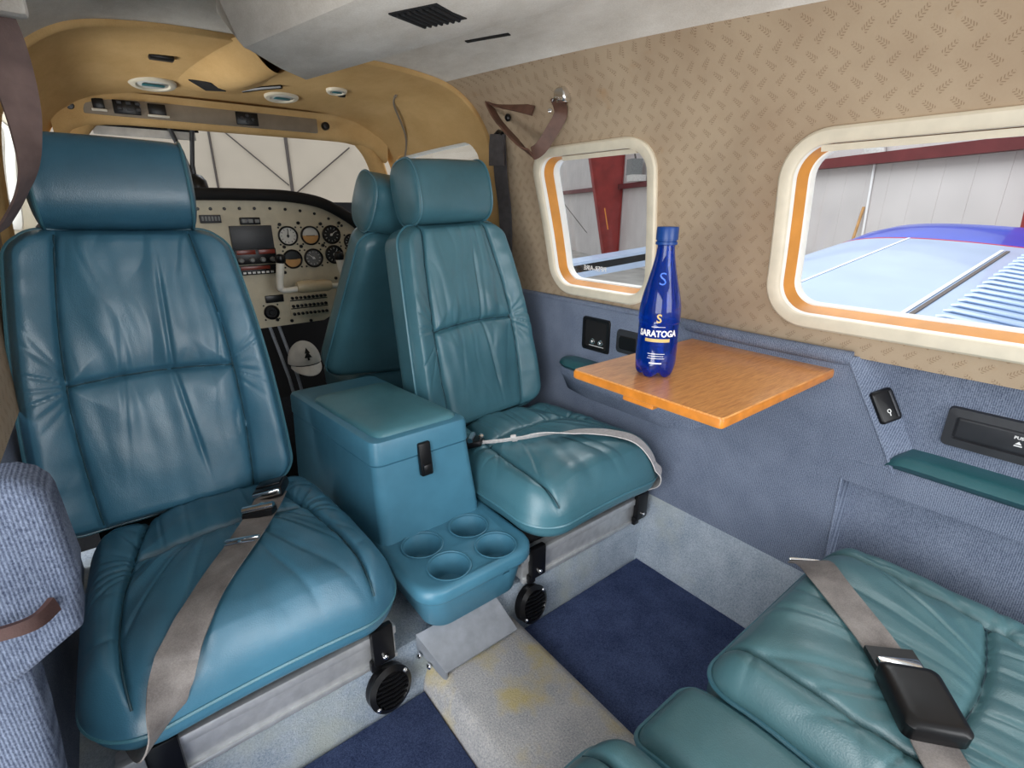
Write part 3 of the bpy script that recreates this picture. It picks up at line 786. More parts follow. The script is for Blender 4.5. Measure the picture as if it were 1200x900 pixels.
def frame_at(path, i, side):
    i = max(0, min(len(path) - 1, i)); tg = (path[min(i + 1, len(path) - 1)] - path[max(i - 1, 0)]).normalized()
    sv = Vector(side); sv = (sv - tg * sv.dot(tg)).normalized(); nn = sv.cross(tg)
    if nn.z < 0: nn = -nn
    m = Matrix((sv, tg, nn)).transposed().to_4x4(); m.translation = path[i]; return m

tL = bvh_of(SLc)
bl = thing('seat_belt', 'grey lap belt with black buckle draped diagonally over the left seat cushion', 'seat belt', (-.36, .85, .36))
pts = [(-.262, 1.050), (-.292, .985), (-.330, .91), (-.376, .83), (-.424, .756), (-.462, .700), (-.490, .662)]
pth = drape([tL], pts, .006, side=(.86, .5, 0))
n_ = pth[-1]; pth += smooth_path([n_, n_ + Vector((-.014, -.020, -.024)), n_ + Vector((-.026, -.028, -.060)), n_ + Vector((-.045, -.010, -.095)), n_ + Vector((-.06, .05, -.118))], 6)[1:]
sdv = Vector((.86, .5, 0))
mb = MB(); mb.ribbon(pth[8:], tilt(tL, pth, sdv)[8:], .050, .0022); mb.build('webbing', 'webbing', bl, ang=70)
mb = MB(); m4 = frame_at(pth, 9, sdv); mb.box((-.028, -.034, -.002), (.028, .032, .020), .006, 3, m4); mb.box((-.023, -.020, .019), (.023, .012, .023), .002, 2, m4)
bk = mb.build('buckle', 'black', bl)
mb = MB(); mb.box((-.025, .030, .006), (.025, .037, .018), .002, 2, m4); mb.build('lift_latch', 'chrome', bk)
mb = MB(); m4 = frame_at(pth, 19, sdv)
mb.loft([[m4 @ Vector(p) for p in ((-.026, .018, z), (-.030, 0, z), (-.022, -.018, z), (0, -.027, z), (.022, -.018, z), (.030, 0, z), (.026, .018, z))] for z in (.001, .010)])
tg_ = mb.build('tongue', 'black', bl, ang=30)
mb = MB(); mb.tube([m4 @ Vector((-.027, .004, .013)), m4 @ Vector((.027, .004, .013))], .008, 10); mb.lathe([(.006, 0), (.006, .004), (.003, .006)], m4 @ Vector((0, -.012, .010)), m4.to_3x3() @ Vector((0, 0, 1)), 12); mb.build('chrome_bar', 'chrome', tg_)
mb = MB(); m4 = frame_at(pth, 29, sdv); mb.box((-.028, -.004, .001), (.028, .004, .007), .002, 2, m4); mb.tube([m4 @ Vector((-.024, .012, .004)), m4 @ Vector((0, .014, .006)), m4 @ Vector((.024, .012, .004))], .0014, 6); mb.lathe([(.003, 0), (.003, .005)], m4 @ Vector((0, .012, .003)), (0, 0, 1), 8); mb.build('adjuster_clip', 'chrome', bl)

tR = bvh_of(SRc)
b2 = thing('seat_belt', 'silvery lap belt lying crumpled across the seat beside the oak table', 'seat belt', (.35, .82, .36))
pts = [(.165, .945), (.215, .895), (.265, .850), (.320, .815), (.385, .790), (.440, .745), (.478, .700), (.510, .655)]
pth = drape([tR], pts, .006)
side = []; wd = []
for i, p in enumerate(pth):
    u = i / len(pth); w_ = interp([(0, .010), (.25, .014), (.4, .03), (.55, .046), (1, .046)], u); wd.append(w_)
    a = interp([(0, 1.1), (.3, .9), (.5, .25), (.65, .1), (1, 0)], u); tg = Vector((.6, -.6, 0)) if i == 0 else (p - pth[i - 1]).normalized()
    sv = tg.cross(Vector((0, 0, 1))).normalized(); side.append(sv * math.cos(a) + Vector((0, 0, 1)) * math.sin(a))
    pth[i] = p + Vector((0, 0, .5 * w_ * math.sin(a)))
e_ = pth[-1]; ex2 = smooth_path([e_, e_ + Vector((.014, -.008, -.022)), e_ + Vector((.024, .006, -.055)), e_ + Vector((.018, .05, -.09))], 5)[1:]
pth += ex2; side += [side[-1]] * len(ex2); wd += [.046] * len(ex2)
mb = MB(); mb.ribbon(pth, side, wd, .0022); mb.build('webbing', 'webbing_light', b2, ang=70)
mb = MB(); m4 = frame_at(pth, 0, Vector((.7, .7, 0))); mb.box((-.022, -.03, -.004), (.022, .025, .012), .005, 3, m4); mb.build('buckle', 'black', b2)
mb = MB(); mb.tube([m4 @ Vector((-.02, .0, .016)), m4 @ Vector((.02, .0, .016))], .007, 10); mb.lathe([(.006, 0), (.007, .004), (.003, .008)], m4 @ Vector((.008, .022, .01)), (0, 0, 1), 10); mb.build('chrome_bar', 'chrome', b2)
i = 14; m4 = frame_at(pth, i, side[i]); mb = MB(); mb.box((-.012, -.004, -.002), (.012, .010, .006), .002, 2, m4); mb.build('adjuster_clip', 'webbing_light', b2)

tB = bvh_of(BRc)
b3 = thing('seat_belt', 'grey lap belt with a large black buckle box on the rear right cushion', 'seat belt', (.25, .1, .36))
pts = [(.402, .262), (.375, .235), (.340, .205), (.300, .160), (.262, .112), (.228, .075), (.190, .044), (.150, .010), (.118, -.022), (.08, -.06)]
pth = drape([tB], pts, side=(.70, -.72, 0))
sdv = Vector((.70, -.72, 0))
mb = MB(); mb.ribbon(pth, tilt(tB, pth, sdv), .050, .0022); mb.build('webbing', 'webbing', b3, ang=70)
mb = MB(); m4 = frame_at(pth, 2, sdv); mb.box((-.026, -.003, .001), (.026, .004, .006), .002, 2, m4); mb.build('adjuster_clip', 'chrome', b3)
m4 = frame_at(pth, 60, sdv); mb = MB()
mb.loft([[m4 @ Vector((x, y, z)) for x, y in rrect(0, -.006, .034 - i, .042 - i, .010, 4)] for i, z in ((.002, .001), (0, .004), (0, .022), (.004, .027), (.010, .028))]); bk = mb.build('buckle', 'black', b3)
mb = MB(); m4 = frame_at(pth, 49, sdv); mb.loft([[m4 @ Vector(p) for p in ((-.029, -.028, z), (-.029, .010, z), (-.033, .026, z), (-.022, .032, z), (-.018, .020, z), (.018, .020, z), (.022, .032, z), (.033, .026, z), (.029, .010, z), (.029, -.028, z))] for z in (.002, .010)])
tg_ = mb.build('tongue', 'black', b3, ang=30)
mb = MB(); mb.box((-.025, -.010, .009), (.025, .006, .016), .003, 2, m4); mb.lathe([(.005, 0), (.005, .004), (.003, .006)], m4 @ Vector((0, .024, .004)), (0, 0, 1), 10); mb.build('chrome_bar', 'chrome', tg_)

# ------------------------------------------------------------------ table, bottle
tx0, tx1, ty0, ty1, tz = .207, .612, .344, .653, .63
tab = thing('folding_table', 'oak veneer fold-out table hinged to the right cabin wall', 'table', (.61, .5, tz - .02))
mb = MB(); mb.loft([[(x, y, z) for x, y in rrect((tx0 + tx1) / 2, (ty0 + ty1) / 2, (tx1 - tx0) / 2 - i, (ty1 - ty0) / 2 - i, .006, 3)] for i, z in ((.001, tz - .018), (0, tz - .017), (0, tz - .002), (.001, tz))])
mb.build('tabletop', 'oak', tab, ang=30)
mb = MB(); mb.loft([[(x, y, z) for x, y in rrect((tx0 + tx1) / 2, (ty0 + ty1) / 2, (tx1 - tx0) / 2 + i, (ty1 - ty0) / 2 + i, .006, 3)] for i, z in ((.0005, tz - .0165), (.0012, tz - .014), (.0012, tz - .005), (.0005, tz - .0025))], True, False, False)
mb.build('edge_band', 'oak_edge', tab)
mb = MB(); mb.box((tx0 + .002, .468, tz - .027), (tx0 + .05, .532, tz - .017), .002); mb.build('pull_tab', 'oak_edge', tab)
mb = MB(); mb.tube([(.608, .40, tz - .002), (.608, .60, tz - .002)], .004, 10); mb.build('hinge', 'alu', tab)

bx, by = .305, .540
bot = thing('water_bottle', 'cobalt blue water bottle with white lettering standing on the oak table', 'bottle', (bx, by, tz))
BH = .262
prof = [(.0, .0105), (.009, .009), (.018, .003), (.0255, 0), (.031, .003), (.0348, .012), (.036, .03), (.0358, .062), (.0352, .066), (.0352, .098), (.0362, .102), (.0362, .118), (.0345, .134), (.0305, .153), (.0250, .174), (.0200, .195), (.0165, .213), (.0148, .228), (.0143, .236)]
pp = [(p.x, p.y) for p in smooth_path([(r, z, 0) for r, z in prof], 4)]
mb = MB(); loops = []
for r, z in pp:
    lp = []
    for k in range(60):
        a = 2 * PI * k / 60; g = 1
        if z < .022: g = 1 - .16 * (1 - z / .022) * (max(0, math.cos(2.5 * a - .6)) ** 6 if True else 0)
        zz = z + (.010 * (max(0, math.cos(2.5 * a - .6)) ** 4 + max(0, -math.cos(2.5 * a - .6)) ** 4 * 1) * max(0, 1 - z / .020) * (r > .012) if z < .02 else 0)
        lp.append((bx + max(r, .0005) * g * math.cos(a), by + max(r, .0005) * g * math.sin(a), tz + zz))
    loops.append(lp)
mb.loft(loops, True, True, True); mb.build('bottle_body', 'bottle', bot, ang=70)
mb = MB(); loops = []
for r, z in ((.0158, .232), (.0182, .233), (.0182, .237), (.0165, .238), (.0165, .240), (.0180, .2405), (.0180, .2595), (.0172, .2618), (.008, .2625)):
    loops.append([(bx + (r + (.00035 if (k % 2 and .2404 < z < .26) else 0)) * math.cos(2 * PI * k / 72), by + (r + (.00035 if (k % 2 and .2404 < z < .26) else 0)) * math.sin(2 * PI * k / 72), tz + z) for k in range(72)])
mb.loft(loops); mb.build('bottle_cap', 'bottle_cap', bot, ang=35)
# lettering wrapped round the bottle, turned towards the aisle
va = math.atan2(-.62, -.87)
def wrap(me, rf, a0=va):
    for v in me.vertices:
        x, y, z = v.co; r = rf(y) + .0004 + z; a = a0 + x / rf(y); v.co = (bx + r * math.cos(a), by + r * math.sin(a), tz + y)
    return me
def rad(z): return interp(sorted([(z_, r) for r, z_ in pp if z_ > .012]), z)
def wtext(txt, size, z, mat, name, xs=1, bold=0, shift=0):
    me = text_mesh(txt, size, Matrix.Translation((shift, z, 0)), .0002, bold, xs); link(name, wrap(me, rad), mat, bot)
wtext('SARATOGA', .0155, .083, 'white', 'lettering', .86, .0005)
wtext('S', .021, .110, 'gold', 'emblem', .95, .0004)
mb = MB(); n = 24; vs = []
mb.grid([[(lerp(-.022, .022, i / n), z, .0) for i in range(n + 1)] for z in (.0685, .0745)]); me = mb.mesh('label_band'); link('label_band', wrap(me, rad), 'gold', bot)
for z0_, w_, h_ in ((.0952, .024, .0007), (.047, .030, .0008), (.0428, .026, .0008), (.0386, .030, .0008), (.029, .022, .0022)):
    mb = MB(); mb.grid([[(lerp(-w_ / 2, w_ / 2, i / n), z, 0) for i in range(n + 1)] for z in (z0_, z0_ + h_)]); link('fine_print_line', wrap(mb.mesh('fine_print_line'), rad), 'white', bot)
wtext('S', .030, .176, 'emboss', 'embossed_emblem', 1, -.0002)

# ------------------------------------------------------------------ fittings on the right wall
def wall_box(name, label, cat, y0, y1, z0, z1, proud=.004):
    return thing(name, label, cat, (FX, (y0 + y1) / 2, (z0 + z1) / 2))
def xrr(x, y0, y1, z0, z1, r, n=4): return [(x, y, z) for y, z in rrect((y0 + y1) / 2, (z0 + z1) / 2, (y1 - y0) / 2, (z1 - z0) / 2, r, n)]
jp = wall_box('headset_jack_panel', 'black recessed headset jack box on the blue wall right of the seat back', 'panel', .904, 1.008, .532, .628)
mb = MB(); L = [xrr(FX + .001, .904, 1.008, .532, .630, .008), xrr(FX - .005, .906, 1.006, .534, .628, .008), xrr(FX - .005, .914, .998, .542, .620, .006), xrr(FX - .001, .915, .997, .543, .619, .006)]
mb.loft(L, True, False, False); mb.build('frame', 'black', jp)
mb = MB(); mb.loft([xrr(FX - .0012, .914, .998, .542, .620, .006), xrr(FX - .0016, .916, .996, .544, .618, .006)]); mb.build('backplate', 'matte_black', jp)
for y in (.965, .935):
    mb = MB(); mb.lathe([(.0085, 0), (.0085, .003), (.006, .004), (.006, .008), (.0035, .008), (.003, .003)], (FX - .001, y, .561), (-1, 0, 0), 16); mb.build('jack_socket', 'chrome', jp)
mb = MB(); mb.box((FX - .003, .925, .5475), (FX - .0012, .98, .549)); mb.build('label_strip', 'white', jp)
ash = wall_box('ashtray', 'small dark flip-lid ashtray in the blue wall behind the bottle', 'ashtray', .80, .876, .55, .612)
mb = MB(); mb.loft([xrr(FX + .001, .796, .880, .548, .614, .010), xrr(FX - .004, .798, .878, .550, .612, .010), xrr(FX - .006, .806, .870, .556, .606, .008)]); mb.build('frame', 'dark_grey', ash)
mb = MB(); mb.loft([xrr(FX - .0055, .808, .868, .560, .598, .006), xrr(FX - .008, .810, .866, .562, .596, .006)]); mb.build('flip_lid', 'black', ash)
# forward armrest, mostly under the table
ar = thing('armrest_ledge', 'teal topped blue wall armrest running under the oak table', 'armrest', (.58, .9, .47))
def arm_loop(y, x0, zt, k): return [(FX + .004, y, zt - .10 * k), (FX - .012, y, zt - .10 * k), (x0 + .012, y, zt - .055 * k), (x0, y, zt - .035 * k), (x0, y, zt - .012), (x0 + .006, y, zt - .008), (FX + .004, y, zt - .008)]
mb = MB(); mb.loft([arm_loop(1.065, FX - .012, .484, .5), arm_loop(1.05, FX - .045, .487, .9), arm_loop(.98, FX - .060, .488, 1), arm_loop(.70, FX - .060, .488, 1), arm_loop(.62, FX - .03, .486, .8), arm_loop(.58, FX - .004, .484, .5)]); mb.build('body', 'tweed', ar, ang=50)
mb = MB()
def pad_loop(y, x0, x1, z, h): return [(x1, y, z), (x0 + .004, y, z), (x0 - .002, y, z + h * .4), (x0 + .006, y, z + h * .85), (lerp(x0, x1, .4), y, z + h * 1.1), (x1, y, z + h)]
mb.loft([pad_loop(1.070, FX - .014, FX + .002, .480, .010), pad_loop(1.055, FX - .046, FX + .002, .478, .020), pad_loop(1.02, FX - .062, FX + .002, .478, .024), pad_loop(.70, FX - .062, FX + .002, .478, .024), pad_loop(.62, FX - .03, FX + .002, .478, .018), pad_loop(.585, FX - .006, FX + .002, .478, .008)]); mb.build('leather_pad', 'teal_pad', ar, ang=60)
ar = thing('armrest_ledge', 'long teal leather armrest on the blue wall right of the light switch', 'armrest', (.63, 0, .47))
mb = MB(); L = []
for y, k in ((.228, .25), (.222, .7), (.205, .95), (.18, 1), (-.45, 1)): L.append([(.657, y, .470), (FX + .004, y, .470), (FX - .004, y, .470 + .012 * k), (FX + .002, y, .470 + .022 * k), (FX + .02, y, .470 + .027 * k), (.657, y, .470 + .029 * k)])
mb.loft(L); mb.build('leather_pad', 'teal_pad', ar, ang=60)
# reading light switch on the slanted return face
p0 = Vector((FX, .325, .655)); p1 = Vector((FX, .222, .474)); dn = (p1 - p0).normalized(); rx = Vector((.064, -.040, .0)); rx = (rx - dn * rx.dot(dn)).normalized(); nrm = rx.cross(dn).normalized()
if nrm.y > 0: nrm = -nrm
cc = p0 + dn * .104 + rx * .036
swt = thing('light_switch', 'glossy black reading light switch with a white bulb symbol on the slanted blue edge', 'switch', cc)
m4 = basis(cc, rx, -dn)
zdir = m4.to_3x3() @ Vector((0, 0, 1))
if zdir.dot(nrm) < 0: m4 = basis(cc, -rx, -dn)
mb = MB(); mb.loft([[m4 @ Vector((x, y, z)) for x, y in rrect(0, 0, .022 - i, .031 - i, .006, 4)] for i, z in ((0, -.004), (0, .004), (.002, .007), (.004, .0075))]); mb.build('switch_plate', 'black', swt)
mb = MB(); mb.loft([[m4 @ Vector((x, y, z)) for x, y in rrect(.013, .0, .0024 - i, .025 - i, .001, 3)] for i, z in ((0, .007), (0, .009), (.0008, .0095))]); mb.build('slider', 'dark_grey', swt)
mb = MB(); mb.tube([m4 @ Vector((-.002 + .0032 * math.cos(a), -.010 + .0032 * math.sin(a), .0078)) for a in [2 * PI * k / 16 for k in range(16)]], .0008, 6, True); mb.tube([m4 @ Vector((-.002, -.0135, .0078)), m4 @ Vector((-.002, -.019, .0078))], .0010, 6); mb.build('bulb_symbol', 'white', swt)
# push ashtray / outlet panel in the recessed wall
RX = .656
pp_ = thing('outlet_panel', 'long black PUSH panel set into the blue wall above the rear armrest', 'panel', (RX, .08, .56))
y0, y1, z0, z1 = -.03, .172, .524, .597
mb = MB(); mb.loft([xrr(RX + .001, y0, y1, z0, z1, .008), xrr(RX - .008, y0 + .002, y1 - .002, z0 + .002, z1 - .002, .008), xrr(RX - .009, y0 + .012, y1 - .014, z0 + .016, z1 - .016, .004), xrr(RX - .004, y0 + .013, y1 - .015, z0 + .017, z1 - .017, .004)], True, False, False); mb.build('frame', 'dark_grey', pp_)
mb = MB(); mb.loft([xrr(RX - .003, y0 + .012, y1 - .014, z0 + .016, z1 - .016, .003), xrr(RX - .006, y0 + .015, y1 - .018, z0 + .020, z1 - .020, .003), xrr(RX - .0065, y0 + .016, y1 - .019, z0 + .021, z1 - .021, .003)]); fl_ = mb.build('flap', 'dark_grey', pp_)
m4 = basis((RX - .0068, .074, .569), (0, -1, 0), (0, 0, 1))
link('lettering', text_mesh('PUSH', .0070, m4, .0002, .0002), 'white', pp_)
m4 = basis((RX - .0068, .074, .556), (0, -1, 0), (0, 0, 1)); mb = MB()
mb.add([m4 @ Vector(p) for p in ((-.006, -.0015, 0), (.004, -.0015, 0), (.004, .0005, 0), (-.006, .0005, 0), (-.005, .002, 0), (.003, .002, 0), (-.001, .0075, 0))], [(0, 1, 2, 3), (4, 5, 6)]); mb.build('arrow_mark', 'white', pp_, smooth=False)

# leather grab strap by the middle window
gs = thing('grab_strap', 'looped brown leather grab strap hanging on the wallpaper above the middle window', 'strap', (.53, 1.1, 1.19))
A = wallpt(1.275, t_of_z(1.185), -.006); Bp = wallpt(1.035, t_of_z(1.193), -.016)
path = smooth_path([(.522, 1.155, 1.168), (.518, 1.22, 1.186), (.514, 1.30, 1.203), (.508, 1.335, 1.212), (.500, 1.29, 1.165), (.496, 1.22, 1.115), (.496, 1.145, 1.066), (.505, 1.110, 1.068), (.518, 1.080, 1.105), (.530, 1.055, 1.150), Bp + Vector((-.004, .004, -.004))], 7)
sdl = []
for i, p in enumerate(path):
    u = i / len(path); sdl.append(Vector((-.20, .35, -.9)).lerp(Vector((-.85, .15, .25)), min(1, u / .35)) if u < .52 else Vector((-.85, .15, .25)).lerp(Vector((.74, -.60, -.25)), min(1, (u - .50) / .22)))
mb = MB(); mb.ribbon(path, sdl, [interp([(0, .024), (.35, .026), (.55, .034), (1, .034)], i / len(path)) for i in range(len(path))], .005); mb.build('strap', 'strap_leather', gs, ang=60)
mb = MB(); b0 = Bp + Vector((.006, 0, 0)); mb.loft([[b0 + Vector((x, y, z)) for y, z in rrect(0, .004, .020 - i, .017 - i, .008, 4)] for i, x in ((0, .014), (0, -.004), (.004, -.010))]); mb.tube([b0 + Vector((-.012, -.016, -.008)), b0 + Vector((-.018, 0, -.002)), b0 + Vector((-.012, .016, -.008))], .004, 8); mb.build('mounting_bracket', 'chrome', gs)
mb = MB(); mb.lathe([(.006, 0), (.006, .003), (.003, .005)], Bp + Vector((-.013, .018, -.030)), (-.8, -.3, .2), 12); mb.build('rivet', 'chrome', gs)
mb = MB(); mb.lathe([(.010, 0), (.010, .006), (.006, .010)], A + Vector((.004, -.012, -.016)), (-1, 0, -.2), 12); mb.build('anchor_bolt', 'black', gs)
# shoulder belt stowed against the wall
sb = thing('shoulder_belt', 'charcoal shoulder belt hanging on the wall behind the headrest, left of the middle window', 'seat belt', (.57, 1.33, 1.12))
q0 = wallpt(1.345, t_of_z(1.125), -.012); q1 = wallpt(1.37, t_of_z(.90), -.012); q2 = wallpt(1.385, t_of_z(.70), -.012)
pth = smooth_path([q0, q0.lerp(q1, .5) + Vector((-.004, 0, 0)), q1, q2], 6)
mb = MB(); mb.ribbon(pth, Vector((-.25, .95, 0)), .050, .003); mb.build('webbing', 'webbing_dark', sb)
mb = MB(); mb.ribbon([q0 + Vector((-.003, .0, .012)), q0 + Vector((-.006, .002, -.02)), q0 + Vector((-.006, .004, -.075))], Vector((-.25, .95, 0)), .056, .007); mb.build('sewn_loop', 'webbing_dark', sb)
mb = MB(); mb.tube([q0 + Vector((-.002, -.02, .012)), q0 + Vector((.0, .0, .020)), q0 + Vector((.002, .02, .012))], .006, 8); mb.build('anchor', 'black', sb)

# ------------------------------------------------------------------ ceiling duct and fittings
dz = 1.197
du = thing('overhead_duct', 'grey suede covered air duct running down the middle of the ceiling', 'duct', (0, .6, 1.24))
A0, A1 = Vector((-.180, 1.150)), Vector((-.02, .42)); B0, B1 = Vector((-.005, 1.315)), Vector((.215, .36))
def duct_loop(u, drop, ins):
    a = A0.lerp(A1, u); b = B0.lerp(B1, u); m_ = a.lerp(b, .5); zc = 1.283
    return [(a.x - .030 - ins, a.y + .01, zc), (a.x - .006, a.y, dz + .012 + drop), (a.x + .002, a.y, dz + drop + .003), (a.x + .012, a.y, dz + drop), (m_.x, m_.y, dz - .004 + drop), (b.x - .012, b.y, dz + drop), (b.x, b.y, dz + drop + .006), (b.x + .035 + ins, b.y, zc)]
mb = MB(); f0 = Vector((-.165, 1.27)); L = [duct_loop(u, 0, 0) for u in (0, .1, .25, .5, .75, 1)]
l0 = duct_loop(0, 0, 0)
pull = []
for k, p in enumerate(l0):     # sloping nose
    pull.append((p[0] * 1.0 + [.02, .022, .02, .018, .012, 0, 0, 0][k], p[1] + [.14, .15, .15, .13, .06, .03, .03, .05][k], 1.30))
mb.loft([pull, l0] + L[1:], True, True, True); mb.build('duct_shell', 'suede', du, ang=28)
def ceil_plate(name, label, cat, pts, z, th, mat, parent=None):
    mb = MB(); mb.loft([[(x, y, z) for x, y in pts], [(x, y, z - th) for x, y in pts]]); o = mb.build(name, mat, parent, loc=None if parent else (sum(p[0] for p in pts) / 4, sum(p[1] for p in pts) / 4, z)); 
    if label: props(o, label, cat)
    return o
vg = thing('ceiling_vent', 'square black grille in the underside of the overhead duct', 'vent', (-.01, .75, dz))
vp = [(-.052, .812), (.014, .832), (.050, .755), (-.016, .732)]
ceil_plate('vent_frame', None, None, vp, dz + .004, .008, 'matte_black', vg)
for k in range(1, 8):
    a = Vector(vp[0]).lerp(Vector(vp[3]), k / 8); b = Vector(vp[1]).lerp(Vector(vp[2]), k / 8); mb = MB()
    mb.tube([(a.x + .003, a.y, dz - .005), (b.x - .003, b.y, dz - .005)], .0030, 6); mb.build('slat', 'matte_black', vg)
# narrow slot in the headliner right of the duct
duo = [c for c in du.children if c.name.startswith('duct_shell')][0]; trs = [bvh_of(duo), bvh_of(ce)]
def up_z(x, y): return min(h[0].z for h in (t_.ray_cast(Vector((x, y, .9)), Vector((0, 0, 1))) for t_ in trs) if h[0] is not None)
sl = MB(); ls = []
for k in range(9):
    x, y = lerp(.285, .322, k / 8), lerp(1.112, 1.000, k / 8); ls.append([(x + dx, y + dx * .35, up_z(x + dx, y + dx * .35) - d_) for dx, d_ in ((-.0045, .0005), (-.0045, .0025), (.0045, .0025), (.0045, .0005))])
sl.loft(ls)
o = sl.build('ceiling_slot', 'matte_black', loc=(.18, .89, 1.28)); props(o, 'thin black slot in the pale headliner right of the square grille', 'slot')
# rounded door header in the upper left corner
mb = MB(); P_ = smooth_path([(-.56, 1.00, 1.10), (-.525, .90, 1.160), (-.485, .78, 1.165), (-.455, .62, 1.18), (-.44, .3, 1.20)], 6)
mb.tube(P_, .034, 14); o = mb.build('trim_4', 'suede'); props(o, kind='structure')

# ------------------------------------------------------------------ cockpit: lining bump, vents, overhead switches
def lining_z(x, y): return wallpt(y, t_of_x(abs(x) / taper(y)[0]), -rim).z if abs(x) > .02 else wallpt(y, ARC[-1], -rim).z
bump = MB(); rows = []
for i in range(25):
    v = i / 24; y = lerp(1.37, 1.97, v); xc = lerp(-.062, -.105, v); hw = lerp(.070, .138, v ** .8); hh = lerp(.062, .0, v ** 1.6)
    rows.append([(xc + hw * q, y, lining_z(xc + hw * q, y) + .003 - hh * (.5 + .5 * math.cos(PI * q)) ** .75) for q in [k / 12 - 1 for k in range(25)]])
def bump_z(x, y):
    v = (y - 1.37) / .60; xc = lerp(-.062, -.105, v); hw = lerp(.070, .138, max(0, v) ** .8); q = max(-1, min(1, (x - xc) / hw))
    return lining_z(x, y) + .003 - lerp(.062, 0, max(0, v) ** 1.6) * (.5 + .5 * math.cos(PI * q)) ** .75
bump.grid(rows); o = bump.build('trim_5', 'tan'); props(o, kind='structure')
def round_vent(x, y, z, r, label, teal=True):
    root = thing('ceiling_air_vent', label, 'vent', (x, y, z), 'round cockpit vents')
    ax = Vector((0, -.12, -1))
    mb = MB(); mb.lathe([(r, -.004), (r, .004), (r * .93, .008), (r * .72, .009), (r * .66, .005)], (x, y, z), ax, 40, False); mb.build('vent_ring', 'cream', root)
    mb = MB(); mb.lathe([(r * .70, .003), (r * .6, .006), (r * .2, .007)], (x, y, z), ax, 32); d = mb.build('vent_disc', 'dial_white', root)
    mb = MB(); mb.box((x - r * .46, y - r * .30, z - .010), (x + r * .46, y + r * .12, z - .0072), .002); mb.build('vent_slot', 'vent_teal', d)
round_vent(-.254, 1.895, lining_z(-.254, 1.895), .058, 'round cream air vent at the left of the tan cockpit ceiling')
round_vent(.088, 1.885, lining_z(.088, 1.885), .051, 'round cream air vent right of the slanted black pen clip on the tan ceiling')
round_vent(.205, 1.715, lining_z(.205, 1.715), .031, 'smallest cream air vent at the right of the tan ceiling')
q = MB(); gp = [(-.178, 1.80), (-.128, 1.868), (-.088, 1.80), (-.136, 1.735)]
q.loft([[(x, y, bump_z(x, y) - .003) for x, y in gp], [(x, y, bump_z(x, y) + .01) for x, y in gp]]); o = q.build('speaker_grille', 'matte_black', loc=(-.13, 1.80, 1.24), smooth=False)
props(o, 'black diamond-shaped speaker grille in the tan ceiling bump', 'grille')
q = MB(); q.tube([(x, y, lining_z(x, y) - .004) for x, y in ((-.030, 1.86), (.015, 1.80), (.055, 1.755))], .006, 8); o = q.build('pen_clip', 'black', loc=(0, 1.80, 1.25)); props(o, 'thin slanted black clip beside the middle cream vent', 'clip')
zz_ = lining_z(-.255, 1.62); q = MB(); q.box((-.280, 1.61, zz_ - .008), (-.228, 1.640, zz_ + .004), .004); o = q.build('map_light', 'black', loc=(-.255, 1.62, zz_)); props(o, 'small black oblong lamp on the tan ceiling above the left vent', 'lamp')
zz_ = lining_z(.235, 1.755); q = MB(); q.box((.225, 1.75, zz_ - .008), (.247, 1.765, zz_ + .003), .003); o = q.build('ceiling_clip', 'black', loc=(.235, 1.755, zz_)); props(o, 'tiny black clip beside the smallest cream vent', 'clip')
# rounded front fascia over the windscreen
mb = MB(); L = []
for k in range(25):
    x = lerp(-.50, .50, k / 24); e = (abs(x) / .5); zz = -.07 * e ** 10; yy = -.04 * e ** 10
    L.append([(x, 2.02 + yy, 1.245 + zz), (x, 2.035 + yy, 1.238 + zz), (x, 2.048 + yy, 1.22 + zz), (x, 2.052 + yy, 1.185 + zz), (x, 2.060 + yy, 1.168 + zz), (x, 2.08 + yy, 1.163 + zz), (x, 2.14 + yy, 1.172 + zz), (x, 2.14 + yy, 1.26 + zz)])
mb.loft(L); o = mb.build('trim_6', 'tan', ang=60); props(o, kind='structure')
# windscreen pillars
for sx, nmx in ((1, 'trim_7'), (-1, 'trim_8')):
    mb = MB(); P_ = smooth_path([(sx * .415, 2.09, 1.19), (sx * .462, 2.085, 1.130), (sx * .495, 2.09, 1.04), (sx * .525, 2.13, .90), (sx * .53, 2.15, .70)], 6)
    mb.tube(P_, .034, 12); o = mb.build(nmx, 'tan'); props(o, kind='structure')
# door seam in the tan lining
mb = MB(); P_ = smooth_path([wallpt(1.62, t_of_x(.36), -rim - .001), wallpt(1.72, t_of_x(.405), -rim - .001), wallpt(1.86, t_of_z(1.18), -rim - .001), wallpt(1.98, t_of_z(1.08), -rim - .001), wallpt(2.03, t_of_z(.95), -rim - .001)], 8)
mb.tube(P_, .004, 6); o = mb.build('trim_9', 'olive'); props(o, kind='structure')
ohp = thing('overhead_switch_panel', 'grey-brown overhead panel with black switches above the windscreen', 'panel', (-.09, 2.045, 1.205))
fy = 2.046
mb = MB(); mb.loft([[(x, y, z) for x, z in rrect(-.088, 1.2065, .334 - i, .0245 - i, .004, 3)] for i, y in ((0, fy + .006), (0, fy - .003), (.001, fy - .004))]); mb.build('panel_plate', 'olive', ohp)
def sw(x0, x1, z0, z1, name='rocker_switch', mat='black', y=fy): 
    mb = MB(); mb.box((x0, y - .009, z0), (x1, y - .002, z1), .002); return mb.build(name, mat, ohp)
s1 = sw(-.398, -.370, 1.196, 1.224); s2 = sw(-.350, -.284, 1.188, 1.225, 'switch_block'); s3 = sw(-.264, -.218, 1.192, 1.224); s4 = sw(-.022, .046, 1.187, 1.226, 'intercom_unit')
for root_, x0, x1, z in ((s1, -.402, -.366, 1.193), (s3, -.268, -.212, 1.190)):
    mb = MB(); mb.box((x0, fy - .014, z - .003), (x1, fy - .004, z + .003), .001); mb.build('guard_bar', 'ivory', root_)
